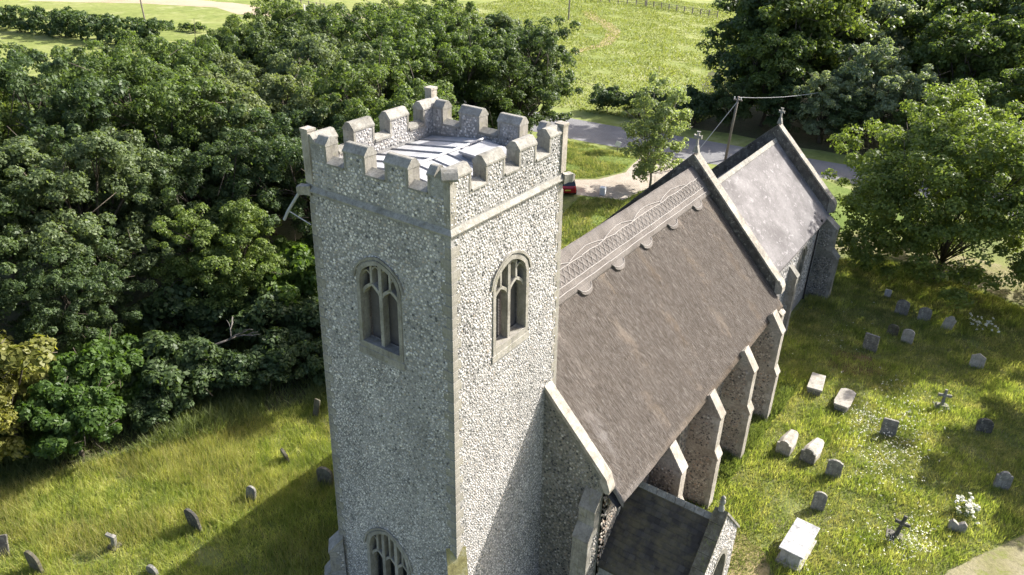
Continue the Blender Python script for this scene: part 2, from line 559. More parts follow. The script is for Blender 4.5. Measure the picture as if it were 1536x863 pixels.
def link(name, me, parent=None, loc=None, rotz=0.0):
    o = bpy.data.objects.new(name, me)
    COL.objects.link(o)
    if parent:
        o.parent = parent
    if loc is not None:
        o.location = loc
    if rotz:
        o.rotation_euler = (0, 0, rotz)
    return o


def np_mesh(name, verts, faces, mat, smooth=False):
    """verts (n,3), faces (m,k) arrays with a single face size"""
    me = bpy.data.meshes.new(name)
    k = faces.shape[1]
    me.vertices.add(len(verts))
    me.vertices.foreach_set("co", verts.astype(np.float32).ravel())
    me.loops.add(faces.size)
    me.loops.foreach_set("vertex_index", faces.astype(np.int32).ravel())
    me.polygons.add(len(faces))
    me.polygons.foreach_set("loop_start", np.arange(0, faces.size, k, dtype=np.int32))
    me.polygons.foreach_set("loop_total", np.full(len(faces), k, dtype=np.int32))
    if smooth:
        me.polygons.foreach_set("use_smooth", np.ones(len(faces), dtype=bool))
    me.update(calc_edges=True)
    me.materials.append(M[mat] if isinstance(mat, str) else mat)
    return me


def thing(name, label, cat, loc=(0, 0, 0), rotz=0.0, group=None):
    o = bpy.data.objects.new(name, None)
    o.empty_display_size = 0.3
    COL.objects.link(o)
    o.location = (PX(loc[0]), PY(loc[1]), loc[2])
    o.rotation_euler = (0, 0, rotz)
    return tag(o, label, cat, group)


def tag(o, label, cat, group=None):
    o['label'] = label
    o['category'] = cat
    if group:
        o['group'] = group
    return o


def struct(o, kind='structure'):
    o['kind'] = kind
    return o


def copy_tree(o, parent=None):
    c = o.copy()
    COL.objects.link(c)
    if parent:
        c.parent = parent
    for ch in list(o.children):
        copy_tree(ch, c)
    return c


# flint stones: irregular low domes set in rows on a plane
def flints(areas, name, mat, parent, fn=None):
    """areas: list of dict(O,U,V,N,w,h,s,test)"""
    VV, FF = [], []
    off = 0
    K = 6
    for A in areas:
        O, U, V, N = (np.array(A[k], float) for k in 'OUVN')
        s0 = A['s']
        rows = max(1, int(A['h'] / (s0 * 0.86)))
        cols = max(1, int(A['w'] / s0))
        j, i = np.meshgrid(np.arange(rows), np.arange(cols), indexing='ij')
        u = ((i + 0.5 + 0.5 * (j % 2)) * A['w'] / cols).ravel()
        vv = ((j + 0.5) * A['h'] / rows).ravel()
        u = u + R.normal(0, 0.20 * s0, u.size)
        vv = vv + R.normal(0, 0.14 * s0, u.size)
        ok = (u > s0 * .35) & (u < A['w'] - s0 * .35) & (vv > s0 * .3) & (vv < A['h'] - s0 * .3) & (R.random(u.size) > 0.05)
        if A.get('test'):
            ok &= A['test'](u, vv)
        u, vv = u[ok], vv[ok]
        n = u.size
        if n == 0:
            continue
        rad = s0 * (0.36 + 0.22 * R.random(n)) * A.get('k', 1.0)
        asp = 0.72 + 0.5 * R.random(n)
        rot = R.random(n) * pi
        ang = np.arange(K) * 2 * pi / K
        jit = 0.8 + 0.4 * R.random((n, K))
        ex = np.cos(ang)[None] * rad[:, None] * jit * asp[:, None]
        ey = np.sin(ang)[None] * rad[:, None] * jit
        x0 = ex * np.cos(rot)[:, None] - ey * np.sin(rot)[:, None]
        y0 = ex * np.sin(rot)[:, None] + ey * np.cos(rot)[:, None]
        hgt = rad * (0.16 + 0.22 * R.random(n))
        tx, ty = R.normal(0, .25, n), R.normal(0, .25, n)
        base = O + (u[:, None, None] + x0[..., None]) * U + (vv[:, None, None] + y0[..., None]) * V - 0.01 * N
        x1, y1 = x0 * .62, y0 * .62
        hh = hgt[:, None] * (1 + tx[:, None] * x1 / rad[:, None] + ty[:, None] * y1 / rad[:, None])
        top = O + (u[:, None, None] + x1[..., None]) * U + (vv[:, None, None] + y1[..., None]) * V + hh[..., None] * N
        vs = np.concatenate([base, top], 1).reshape(-1, 3)
        VV.append(vs)
        b = (np.arange(n) * 2 * K)[:, None] + off
        fl = []
        for k in range(K):
            k2 = (k + 1) % K
            fl.append(np.concatenate([b + k, b + k2, b + K + k2], 1))
            fl.append(np.concatenate([b + k, b + K + k2, b + K + k], 1))
        for k in range(1, K - 1):
            fl.append(np.concatenate([b + K, b + K + k, b + K + k + 1], 1))
        FF.append(np.concatenate(fl, 0))
        off += n * 2 * K
    vs = np.concatenate(VV)
    if fn is not None:
        vs = fn(vs)
    o = link(name, np_mesh(name, vs, np.concatenate(FF), mat), parent)
    o['kind'] = 'stuff'
    return o


def arch(w_, bottom, spring, apex, n=9, p=0.8):
    """closed outline, counter-clockwise from bottom left"""
    pts = [(-w_ / 2, bottom), (w_ / 2, bottom)]
    h = apex - spring
    for i in range(2 * n + 1):
        a = i / (2 * n) * 2 - 1
        x = -a * w_ / 2
        t_ = abs(a)
        pts.append((x, spring + h * (p * sqrt(max(0, 1 - t_ * t_)) + (1 - p) * (1 - t_))))
    return pts


def arch_top(w_, spring, apex, x, p=0.8):
    t_ = min(1, abs(x) / (w_ / 2))
    return spring + (apex - spring) * (p * sqrt(1 - t_ * t_) + (1 - p) * (1 - t_))


def in_arch(u, v_, cx, w_, bottom, spring, apex):
    t_ = np.clip(np.abs(u - cx) / (w_ / 2), 0, 1)
    top = spring + (apex - spring) * (0.8 * np.sqrt(1 - t_ ** 2) + 0.2 * (1 - t_))
    return (np.abs(u - cx) < w_ / 2) & (v_ > bottom) & (v_ < top)


X, Y, Z = Vector((1, 0, 0)), Vector((0, 1, 0)), Vector((0, 0, 1))

# ==================================================================
#  CHURCH
# ==================================================================
TW, TD = 5.5, 5.29      # tower width (x) and depth (y)
ZS = 16.35              # string course
church = thing("church", "flint church with battlemented square tower, long thatched nave and slate chancel", "church")
church.location = (0, 0, FLOOR)


def bat(v):
    """tower batter below the string course"""
    if isinstance(v, np.ndarray):
        k = np.clip(ZS - v[:, 2], 0, None) * 0.0135
        o = v.copy()
        o[:, 0] = TW / 2 + (v[:, 0] - TW / 2) * (1 + k / (TW / 2))
        o[:, 1] = TD / 2 + (v[:, 1] - TD / 2) * (1 + k / (TD / 2))
        return o
    k = max(0, ZS - v.z) * 0.0135
    return Vector((TW / 2 + (v.x - TW / 2) * (1 + k / (TW / 2)), TD / 2 + (v.y - TD / 2) * (1 + k / (TD / 2)), v.z))


# ---- tower wall with belfry openings
WB = dict(c=2.70, w=1.72, b=11.68, s=14.05, a=14.78)    # west belfry window (centre as y)
SB = dict(c=2.74, w=1.82, b=11.68, s=13.95, a=14.72)    # south belfry window
WL = dict(c=2.95, w=1.95, b=0.9, s=3.1, a=4.25)         # west window low down


def frame(side):
    if side == 'W':
        return dict(O=(0, TD, 0), U=-Y, V=Z, N=-X)      # u from north to south
    if side == 'S':
        return dict(O=(0, 0, 0), U=X, V=Z, N=-Y)
    if side == 'E':
        return dict(O=(TW, 0, 0), U=Y, V=Z, N=X)
    return dict(O=(TW, TD, 0), U=-X, V=Z, N=Y)


def shift(poly, cx):
    return [(p[0] + cx, p[1]) for p in poly]


mb = MB()
win_holes = {'W': [shift(arch(WB['w'], WB['b'], WB['s'], WB['a']), TD - WB['c']), shift(arch(WL['w'], WL['b'], WL['s'], WL['a']), TD - WL['c'])],
             'S': [shift(arch(SB['w'], SB['b'], SB['s'], SB['a']), SB['c'])],
             'E': [shift(arch(SB['w'], SB['b'], SB['s'], SB['a']), TD / 2)],
             'N': [shift(arch(SB['w'], SB['b'], SB['s'], SB['a']), TW / 2)]}
for sd in 'WSEN':
    F = frame(sd)
    L = TD if sd in 'WE' else TW
    mb.wall([(0, -1.3), (L, -1.3), (L, ZS), (0, ZS)], win_holes[sd], F['O'], F['U'], F['V'], F['N'], 0.55)
mb.map(bat)
tower = mb.build("tower_wall", "flint_mortar", church)


def wtest(side):
    def f(u, v_):
        ok = np.ones(u.size, bool)
        if side == 'W':
            ok &= ~in_arch(u, v_, TD - WB['c'], WB['w'] + .1, WB['b'] - .32, WB['s'], WB['a'] + .06)
            ok &= ~in_arch(u, v_, TD - WL['c'], WL['w'] + .1, WL['b'] - .2, WL['s'], WL['a'] + .06)
        if side == 'S':
            ok &= ~in_arch(u, v_, SB['c'], SB['w'] + .1, SB['b'] - .32, SB['s'], SB['a'] + .06)
        return ok
    return f


ar = []
for sd, L in (('W', TD), ('S', TW)):
    F = frame(sd)
    for z0, z1, s0 in ((-1.0, 8.2, 0.080), (8.2, 11.5, 0.088), (11.5, 16.2, 0.102)):
        O = Vector(F['O']) + Z * z0
        base = wtest(sd)
        ar.append(dict(O=O, U=F['U'], V=F['V'], N=F['N'], w=L, h=z1 - z0, s=s0,
                       test=(lambda u, v_, b_=base, zz=z0, LL=L: b_(u, v_ + zz) & (u > .2) & (u < LL - .2))))
flints(ar, "flint_facing", "flint", tower, bat)

# ---- quoins
qm = {}
for k, (a, b) in enumerate(((0.36, 0.20), (0.20, 0.36))):
    q = MB()
    q.bbox((-0.012, -0.012, 0.012), (a, b, 0.338))
    qm[k] = q
for cx, cy, sx_, sy_ in ((0, 0, 1, 1), (0, TD, 1, -1), (TW, 0, -1, 1)):
    mesh2 = []
    for k in (0, 1):
        q = MB()
        q.v = [(a * sx_, b * sy_, c_) for a, b, c_ in qm[k].v]
        q.f = qm[k].f
        mesh2.append(q.mesh("quoin", "limestone"))
    z = 0.2
    i = 0
    while z < ZS - 0.5:
        p = bat(Vector((cx, cy, z)))
        link("quoin", mesh2[i % 2], tower, p)
        z += 0.35
        i += 1


# ---- windows with tracery
def belfry(side, W_, parent, lights=2, panel='louvre', glass_off=-0.38, name="belfry_window", mapf=None, label=None):
    F = frame(side) if isinstance(side, str) else side
    L = TD
    cx = (TD - W_['c']) if side == 'W' else W_['c']
    fr = 0.13
    out = shift(arch(W_['w'], W_['b'], W_['s'], W_['a']), cx)
    iw = W_['w'] - 2 * fr
    inn = shift(arch(iw, W_['b'] + 0.22, W_['s'], W_['a'] - fr * 1.1), cx)
    args = (F['O'], F['U'], F['V'], F['N'])
    mapf = mapf or (lambda v: v)
    fm = MB().ring(out, inn, *args, -0.30, 0.03)
    root = fm.map(mapf).build(name, "limestone", parent)
    # hood mould
    hood_o = [p for p in shift(arch(W_['w'] + .2, W_['s'], W_['s'], W_['a'] + .1), cx)][2:]
    hm = MB().bars(hood_o, 0.07, *args, -0.02, 0.055)
    hm.map(mapf).build("hood_mould", "limestone", root)
    # sill
    sm_ = MB().prism([(0.0, 0.02), (0.045, 0.0), (0.045, -0.22), (0, -0.25), (-0.32, -0.25), (-0.32, 0.24)],
                     Vector(F['O']) + Vector(F['U']) * (cx - W_['w'] / 2 - .05) + Z * (W_['b'] + 0.0), F['N'], Z, F['U'], W_['w'] + .1)
    sm_.map(mapf).build("window_sill", "limestone", root)
    # lights
    lw = iw / lights
    zb = W_['b'] + 0.2
    head_s = W_['s'] - 0.52
    d0, d1 = -0.30, -0.08
    top = lambda x: arch_top(iw, W_['s'], W_['a'] - fr * 1.1, x)
    for k in range(1, lights):
        x = -iw / 2 + k * lw
        MB().bars([(cx + x, zb), (cx + x, top(x) + .02)], 0.13, *args, d0, d1 + .02).map(mapf).build("mullion", "limestone", root)
    for k in range(lights):
        x0 = -iw / 2 + k * lw
        xc = x0 + lw / 2
        tr = MB()
        ap = head_s + 0.36
        path = []
        for i in range(9):
            a = i / 8 * 2 - 1
            path.append((cx + xc + a * lw / 2, head_s + 0.36 * (0.35 * sqrt(1 - a * a) + 0.65 * (1 - abs(a)) ** .8)))
        tr.bars(path, 0.10, *args, d0, d1)
        tr.bars([(cx + xc, ap), (cx + xc, top(xc) + .02)], 0.085, *args, d0, d1)
        # small panel heads
        for sg in (-1, 1):
            q = xc + sg * lw * .25
            tt = top(q)
            pth = []
            for i in range(7):
                a = i / 6 * 2 - 1
                pth.append((cx + q + a * lw * .24, tt - .26 + .17 * (.5 * sqrt(1 - a * a) + .5 * (1 - abs(a)))))
            tr.bars(pth, 0.05, *args, d0 + .03, d1 - .02)
        tr.map(mapf).build("tracery", "limestone", root)
        # panel behind the light
        pm = MB()
        if panel == 'louvre':
            z = zb
            while z < ap - 0.05:
                a_ = Vector(F['O']) + Vector(F['U']) * (cx + x0) + Z * z
                N_ = Vector(F['N'])
                U_ = Vector(F['U']) * lw
                pm.add([a_ + N_ * glass_off, a_ + U_ + N_ * glass_off, a_ + U_ + N_ * (glass_off - .012) + Z * .098, a_ + N_ * (glass_off - .012) + Z * .098],
                       [(0, 1, 2, 3)])
                pm.add([a_ + N_ * (glass_off - .012) + Z * .098, a_ + U_ + N_ * (glass_off - .012) + Z * .098, a_ + U_ + N_ * glass_off + Z * .1, a_ + N_ * glass_off + Z * .1],
                       [(0, 1, 2, 3)])
                z += 0.1
            pm.map(mapf).build("louvre", "louvre", root)
        else:
            pm.prism([(cx + x0, zb - .1), (cx + x0 + lw, zb - .1), (cx + x0 + lw, top(xc) - .05), (cx + x0, top(xc) - .05)], Vector(F['O']) + Vector(F['N']) * (glass_off - .02), F['U'], Z, F['N'], .015)
            pm.map(mapf).build("window_pane", "dark_glass", root)
    # dark sheet standing for the unlit inside of the upper openings
    bk = MB().prism(shift(arch(iw + .1, zb - .1, W_['s'], W_['a'] - fr), cx), Vector(F['O']) + Vector(F['N']) * (-0.54), F['U'], Z, F['N'], 0.02)
    bk.map(mapf).build("dark_backing", "dark_glass", root)
    return root


belfry('W', WB, church, mapf=bat)
belfry('S', SB, church, mapf=bat)
belfry('W', WL, church, lights=3, panel='glass', name="west_window", mapf=bat)

# ---- string course
mb = MB()
P1 = [(-0.0, 0.02), (0.10, 0.06), (0.11, 0.10), (0.0, 0.23)]
for (a, b, n_) in (((0, TD), (0, 0), -X), ((0, 0), (TW, 0), -Y), ((TW, 0), (TW, TD), X), ((TW, TD), (0, TD), Y)):
    A, B = Vector((*a, ZS - .12)), Vector((*b, ZS - .12))
    d = (B - A).normalized()
    vs = []
    for q in P1:
        vs.append(A - d * q[0] + n_ * q[0] + Z * q[1])
    for q in P1:
        vs.append(B + d * q[0] + n_ * q[0] + Z * q[1])
    mb.add(vs, [(0, 1, 5, 4), (1, 2, 6, 5), (2, 3, 7, 6)])
mb.build("string_course", "coping_limestone", church)

# gargoyle stubs at the string course corners
for p, d in (((TW + .02, -.06, ZS - .02), Vector((.75, -.35, 0))), ((-.03, TD + .03, ZS - .02), Vector((-.5, .75, 0))), ((TW, TD, ZS), Vector((.7, .7, 0)))):
    d.normalize()
    s_ = d.cross(Z)
    g_ = MB()
    prof = [(0, .15, .16), (.18, .12, .13), (.32, .13, .14), (.42, .09, .09)]
    vs = []
    for (t_, hw, hh) in prof:
        c_ = Vector(p) + d * (t_ - .1)
        vs += [c_ + s_ * hw + Z * hh, c_ - s_ * hw + Z * hh, c_ - s_ * hw * .8 - Z * hh, c_ + s_ * hw * .8 - Z * hh]
    fs = [(4 * i + k, 4 * i + (k + 1) % 4, 4 * i + 4 + (k + 1) % 4, 4 * i + 4 + k) for i in range(3) for k in range(4)] + [(0, 1, 2, 3), (12, 13, 14, 15)]
    g_.add(vs, fs).build("gargoyle", "coping_limestone", church)
sp = MB().tube([(-.18, TD + .25, ZS - .12), (-.35, TD + .62, ZS - .72), (-.42, TD + .78, ZS - 1.04)], 0.045, 8).build("water_spout", "zinc", church)
MB().tube([(-.10, TD - .02, ZS - 1.1), (-.34, TD + .60, ZS - .75)], 0.018, 5).build("spout_stay", "zinc", sp)

# ---- parapet
PZ = 17.27     # top of parapet under the crenels
MZ = 17.78     # underside of merlon coping
PT = 0.42
parapet = MB()
for a, b in (((0, 0), (TW, PT)), ((0, TD - PT), (TW, TD)), ((0, PT), (PT, TD - PT)), ((TW - PT, PT), (TW, TD - PT))):
    parapet.bbox((a[0], a[1], ZS + .1), (b[0], b[1], PZ))
parapet = parapet.build("parapet_wall", "flint_mortar", church)
SX = [0, .85, 1.5, 2.35, 3.05, 3.9, 4.62, TW]
SY = [0, .72, 1.38, 2.2, 2.93, 3.73, 4.42, TD]
par_areas = []
F = frame('S')
par_areas.append(dict(O=(0, 0, ZS + .16), U=X, V=Z, N=-Y, w=TW, h=PZ - ZS - .16, s=.102))
par_areas.append(dict(O=(0, TD, ZS + .16), U=-Y, V=Z, N=-X, w=TD, h=PZ - ZS - .16, s=.102))
par_areas.append(dict(O=(TW - PT, TD - PT, ZS + .6), U=-Y, V=Z, N=-X, w=TD - 2 * PT, h=PZ - ZS - .6, s=.102))
par_areas.append(dict(O=(PT, TD - PT, ZS + .6), U=X, V=Z, N=-Y, w=TW - 2 * PT, h=PZ - ZS - .6, s=.102))


def coping_prof(pt=PT):
    # across the wall: outside 0 -> inside pt ; double-sloped with small overhang
    return [(-.035, 0.0), (-.035, .05), (.12, .235), (.15, .25), (pt - .15, .25), (pt - .12, .235), (pt + .035, .05), (pt + .035, 0.0)]


def merlon(axis, a, b, side, stub=None):
    """axis 'x' or 'y' run; side: outer coordinate and inward direction"""
    o, inn = side
    m_ = MB()
    if axis == 'x':
        y0, y1 = sorted((o, o + inn * PT))
        m_.bbox((a, y0, PZ), (b, y1, MZ))
    else:
        x0, x1 = sorted((o, o + inn * PT))
        m_.bbox((x0, a, PZ), (x1, b, MZ))
    root = m_.build("merlon", "flint_mortar", church)
    c_ = MB()
    if axis == 'x':
        c_.prism(coping_prof(), (a - .02, o, MZ), Vector((0, inn, 0)), Z, X, b - a + .04)
    else:
        a2, b2 = (a + .052 if a < .6 else a - .02), (b - .052 if b > TD - .6 else b + .02)
        c_.prism(coping_prof(), (o, a2, MZ), Vector((inn, 0, 0)), Z, Y, b2 - a2)
    c_.build("coping_stone", "coping_limestone", root)
    # stone jambs at the ends of the merlon
    for e in (a, b):
        if (axis == 'x' and e in (0, TW)) or (axis == 'y' and (e < .6 or e > TD - .6)):
            continue
        j = MB()
        if axis == 'x':
            y0, y1 = sorted((o - inn * .012, o + inn * (PT + .012)))
            j.bbox((e - (.06 if e == b else -.0) - .008, y0, PZ - .02), (e + (.06 if e == a else 0) + .008, y1, MZ - .003))
        else:
            x0, x1 = sorted((o - inn * .012, o + inn * (PT + .012)))
            j.bbox((x0, e - (.06 if e == b else 0) - .008, PZ - .02), (x1, e + (.06 if e == a else 0) + .008, MZ - .003))
        j.build("jamb_stone", "limestone", root)
    # flint
    for outer in (True, False):
        if axis == 'x':
            if o == 0:
                N_, yy = (-Y, 0) if outer else (Y, PT)
            else:
                N_, yy = (Y, TD) if outer else (-Y, TD - PT)
            if N_.y < 0:
                par_areas.append(dict(O=(a + .1, yy, PZ), U=X, V=Z, N=N_, w=b - a - .2, h=MZ - PZ, s=.098))
        else:
            if o == 0:
                N_, xx = (-X, 0) if outer else (X, PT)
            else:
                N_, xx = (X, TW) if outer else (-X, TW - PT)
            if N_.x < 0:
                par_areas.append(dict(O=(xx, b - .1, PZ), U=-Y, V=Z, N=N_, w=b - a - .2, h=MZ - PZ, s=.098))
    return root


def crenel(axis, a, b, side):
    o, inn = side
    pr = [(-.05, -.05), (-.05, 0), (PT * .55, .14), (PT + .05, .02), (PT + .05, -.05)]
    c_ = MB()
    if axis == 'x':
        c_.prism(pr, (a + .012, o, PZ + .052), Vector((0, inn, 0)), Z, X, b - a - .024)
    else:
        c_.prism(pr, (o, a + .012, PZ + .052), Vector((inn, 0, 0)), Z, Y, b - a - .024)
    c_.build("sill_stone", "coping_limestone", parapet)


for side in ((0, 1), (TD, -1)):
    for k in (0, 2, 4, 6):
        a, b = SX[k], SX[k + 1]
        merlon('x', a, b, side)
    for k in (1, 3, 5):
        crenel('x', SX[k], SX[k + 1], side)
for side in ((0, 1), (TW, -1)):
    for k in (0, 2, 4, 6):
        a, b = SY[k], SY[k + 1]
        if k == 0:
            a = PT + .004
        if k == 6:
            b = TD - PT - .004
        merlon('y', a, b, side)
    for k in (1, 3, 5):
        crenel('y', SY[k], SY[k + 1], side)
# corner shafts (stumps of lost pinnacles) rising through the corner merlons
for cx, cy, h_ in ((0, TD, 18.16), (TW, TD, 18.34), (TW, 0, 18.06)):
    q = MB()
    x0 = cx - .055 if cx == 0 else cx - .225
    y0 = cy - .055 if cy == 0 else cy - .225
    q.bbox((x0, y0, ZS + .2), (x0 + .28, y0 + .28, h_ - .07))
    q.bbox((x0 - .02, y0 - .02, h_ - .07), (x0 + .30, y0 + .30, h_))
    q.build("pinnacle_stump", "pale_limestone", church)
q = MB()
q.bbox((-.012, -.012, ZS + .14), (.24, .20, MZ))
q.build("corner_stone", "limestone", parapet)
q = MB().prism([(-.06, 0), (-.07, .06), (.04, .20), (.13, .27), (.24, .29), (.36, .24), (.40, 0)], (-.09, -.06, MZ + .012), Vector((.7, .7, 0)), Z, Vector((.7, -.7, 0)), .42)
q.map(lambda v: v + Vector((-.10, .17, 0)))
q.build("broken_corner_coping", "coping_limestone", parapet)
flints(par_areas, "flint_facing", "flint", parapet)

# ---- tower roof: lead bays and rolls
tr_ = MB()
zr0, zr1 = 16.86, 17.16
yr = TD / 2
troof = MB().bbox((PT, PT, 16.60), (TW - PT, TD - PT, 16.82)).build("tower_roof", "lead_roll", church)
xs = np.linspace(PT + .02, TW - PT - .02, 8)
for sgn in (-1, 1):
    ye = PT + .02 if sgn < 0 else TD - PT - .02
    for k in range(7):
        x0, x1 = xs[k] + .03, xs[k + 1] - .03
        s_ = MB()
        dz = random.uniform(-.012, .012)
        s_.add([(x0, ye, zr0), (x1, ye, zr0), (x1, yr + sgn * .03, zr1), (x0, yr + sgn * .03, zr1),
                (x0, ye, zr0 - .03), (x1, ye, zr0 - .03), (x1, yr + sgn * .03, zr1 - .03), (x0, yr + sgn * .03, zr1 - .03),
                ((x0 + x1) / 2, (ye + yr) / 2, (zr0 + zr1) / 2 + dz)],
               [(0, 1, 8), (1, 2, 8), (2, 3, 8), (3, 0, 8), (4, 5, 1, 0), (5, 6, 2, 1), (6, 7, 3, 2), (7, 4, 0, 3)])
        s_.build("lead_sheet", "lead_sheet", troof)
    for k in range(1, 7):
        MB().tube([(xs[k], ye, zr0 + .015), (xs[k], yr, zr1 + .015)], 0.034, 6).build("lead_roll", "lead_roll", troof)
MB().tube([(xs[0], yr, zr1 + .03), (xs[-1], yr, zr1 + .03)], 0.05, 6).build("ridge_roll", "lead_sheet", troof)
hr = MB().bbox((3.30, 1.22, 16.9), (4.42, 2.22, 17.20))
hatch = hr.build("roof_hatch", "lead_roll", church)
MB().add([(3.22, 1.14, 17.24), (4.50, 1.14, 17.24), (4.50, 2.30, 17.29), (3.22, 2.30, 17.29),
          (3.22, 1.14, 17.17), (4.50, 1.14, 17.17), (4.50, 2.30, 17.22), (3.22, 2.30, 17.22)],
         [(0, 1, 2, 3), (4, 5, 1, 0), (5, 6, 2, 1), (6, 7, 3, 2), (7, 4, 0, 3), (7, 6, 5, 4)]).build("hatch_lid", "lead_sheet", hatch)


# ---- buttresses
def buttress(o, d, wid, steps, body='brown_mortar', cap='pale_limestone', label=None, flint='flint_brown', quoins=True, head=0.0):
    """o base point on the wall, d outward dir, steps [(z_top, projection_below, cap_rise)] from the ground up"""
    o, d = Vector(o), Vector(d).normalized()
    s_ = Vector((-d.y, d.x, 0))
    root = None
    z0 = -1.2
    mbody = MB()
    caps = []
    qs = []
    for i, (zt, pr, rise) in enumerate(steps):
        nxt = steps[i + 1][1] if i + 1 < len(steps) else head
        if nxt and i + 1 == len(steps):
            # head tucked under the eave: level back from the top of the weathering, then down
            mbody.prism([(nxt, zt), (nxt, zt + rise), (nxt - .12, zt + rise - .02), (0, zt + .15), (0, zt)], o - s_ * wid / 2, d, Z, s_, wid)
            mbody.prism([(0, z0), (pr, z0), (pr, zt), (nxt, zt + rise), (nxt, zt - .001), (0, zt - .001)], o - s_ * wid / 2, d, Z, s_, wid)
            caps.append((zt, pr, nxt, rise))
            qs.append((z0, zt, pr))
            continue
        mbody.prism([(0, z0), (pr, z0), (pr, zt), (nxt, zt + rise), (0, zt + rise)], o - s_ * wid / 2, d, Z, s_, wid)
        caps.append((zt, pr, nxt, rise))
        qs.append((z0, zt, pr))
        z0 = zt + rise
    root = mbody.build("buttress", body, church)
    for zt, pr, nxt, rise in caps:
        L = Vector((pr - nxt, 0, 0)).length
        c_ = MB().prism([(pr + .05, zt - .05), (pr + .05, zt + .03), (nxt - .02, zt + rise + .09), (nxt - .02, zt + rise + .0), (pr - .01, zt - .03)],
                        o - s_ * (wid / 2 + .025), d, Z, s_, wid + .05)
        c_.build("weathering_stone", cap, root)
    if quoins:
        for a, b, pr in qs:
            z = max(a, -0.9)
            k = 0
            while z < b - .1:
                h_ = min(.34, b - z - .01)
                for sg in (-1, 1):
                    wq = .22 if (k % 2) else .34
                    c_ = MB()
                    # face block at the outer corner
                    p0 = o + d * (pr - (wq if k % 2 == 0 else .2)) + s_ * sg * (wid / 2 + .012)
                    p1 = o + d * (pr + .012) + s_ * sg * (wid / 2 - (.22 if k % 2 == 0 else wid / 2 - .02))
                    vs = []
                    for zz in (z, z + h_):
                        for (aa, bb) in ((pr - (wq if k % 2 == 0 else .2), wid / 2 + .012), (pr + .012, wid / 2 + .012),
                                         (pr + .012, .006), (pr - (wq if k % 2 == 0 else .2), .006)):
                            vs.append(o + d * aa + s_ * sg * bb + Z * zz)
                    c_.add(vs, [(0, 1, 2, 3), (4, 5, 6, 7), (0, 1, 5, 4), (1, 2, 6, 5), (2, 3, 7, 6), (3, 0, 4, 7)])
                    c_.build("quoin", cap if sg * 0 == 0 else cap, root)
                z += .35
                k += 1
    if flint:
        A = []
        for a, b, pr in qs:
            for sg in (-1, 1):
                n_ = s_ * sg
                A.append(dict(O=o + s_ * sg * wid / 2 + Z * a, U=d, V=Z, N=n_, w=max(.1, pr - .25), h=b - a, s=.12))
        flints(A, "flint_facing", flint, root)
    return root


# tower angle buttresses (diagonal)
tb = buttress((-.02, -.02, 0), (-1, -1, 0), .60, [(4.15, .75, 1.0)], 'flint_mortar', 'yellow_lichen_stone', flint='flint')
buttress((-.1, TD + .1, 0), (-1, 1, 0), .62, [(.7, .80, .4), (2.1, .52, .55)], 'flint_mortar', 'limestone', flint='flint')

# ---- NAVE
YR = 2.65
NX0, NX1 = 4.9, 23.3
WS, WN = -2.72, 8.02          # wall faces
EZ = 5.0                      # eave height
RZ = 11.3
SL = 1.046
EYS, EYN = -3.37, 8.67
rz = lambda y: RZ - SL * abs(YR - y)

# west gable wall (west face at 4.9), engaged with the tower
gw = MB()
poly = [(WS, -1.3), (WN, -1.3), (WN, rz(WN) - .1 + .3), (YR, RZ + .3), (WS, rz(WS) - .1 + .3)]
gw.prism(poly, (NX0, 0, 0), Y, Z, X, .5)
gable = gw.build("nave_gable_wall", "grey_mortar", church)
flints([dict(O=(NX0, -.08, -1), U=-Y, V=Z, N=-X, w=-WS - .1, h=10.2, s=.115,
             test=lambda u, v_: (v_ - 1 < rz(0) + .0 - SL * (u + .08)))], "flint_facing", "flint_grey", gable)
# coping stones, south slope of west gable
def coping(x0, x1, ya, yb, off, n, mat, parent, th=.14, thick_mat=None, dn=0.0):
    """sloping coping stones on a gable from (ya) to (yb) following the roof line + off"""
    for i in range(n):
        a = ya + (yb - ya) * i / n
        b = ya + (yb - ya) * (i + 1) / n
        e = (b - a) * .012
        a, b = a + e, b - e
        j = random.uniform(-.008, .008)
        za, zb = rz2(parent)(a) + off + j, rz2(parent)(b) + off + j
        MB().add([(x0, a, za), (x1, a, za), (x1, b, zb), (x0, b, zb), (x0, a, za - th), (x1, a, za - th), (x1, b, zb - th), (x0, b, zb - th)],
                 [(0, 1, 2, 3), (4, 5, 6, 7), (0, 1, 5, 4), (1, 2, 6, 5), (2, 3, 7, 6), (3, 0, 4, 7)]).build("coping_stone", mat, parent)


ROOF = {}
rz2 = lambda par: ROOF[par.name]
ROOF[gable.name] = rz
coping(NX0 - .06, NX0 + .40, -.05, -2.80, .50, 6, "pale_limestone", gable, .2)
MB().prism([(-2.78, 5.45), (-2.95, 5.45), (-2.98, 5.62), (-2.82, 6.05), (-2.66, 6.2), (-2.55, 5.9)], (NX0 - .05, 0, 0), Y, Z, X, .42).build("kneeler", "pale_limestone", gable)
# south-west corner buttress facing west
buttress((NX0, -2.36, 0), (-1, 0, 0), .62, [(3.55, .75, .45), (4.75, .42, .55)], 'grey_mortar', 'limestone', flint='flint_grey')

# side walls with windows
NW = dict(w=1.7, b=1.7, s=3.3, a=4.35)
win_x = [7.2, 11.3, 15.35, 19.4]
nav = MB()
holes = [shift(arch(NW['w'], NW['b'], NW['s'], NW['a']), x - NX0) for x in win_x]
nav.wall([(0, -1.3), (NX1 - NX0, -1.3), (NX1 - NX0, 5.35), (0, 5.35)], holes, (NX0, WS, 0), X, Z, -Y, .5)
MB().wall([(0, -1.3), (NX1 - NX0, -1.3), (NX1 - NX0, 5.35), (0, 5.35)], [], (NX0, WN, 0), X, Z, Y, .5).build('nave_wall', 'brown_mortar', church)
nave = nav.build("nave_wall", "brown_mortar", church)


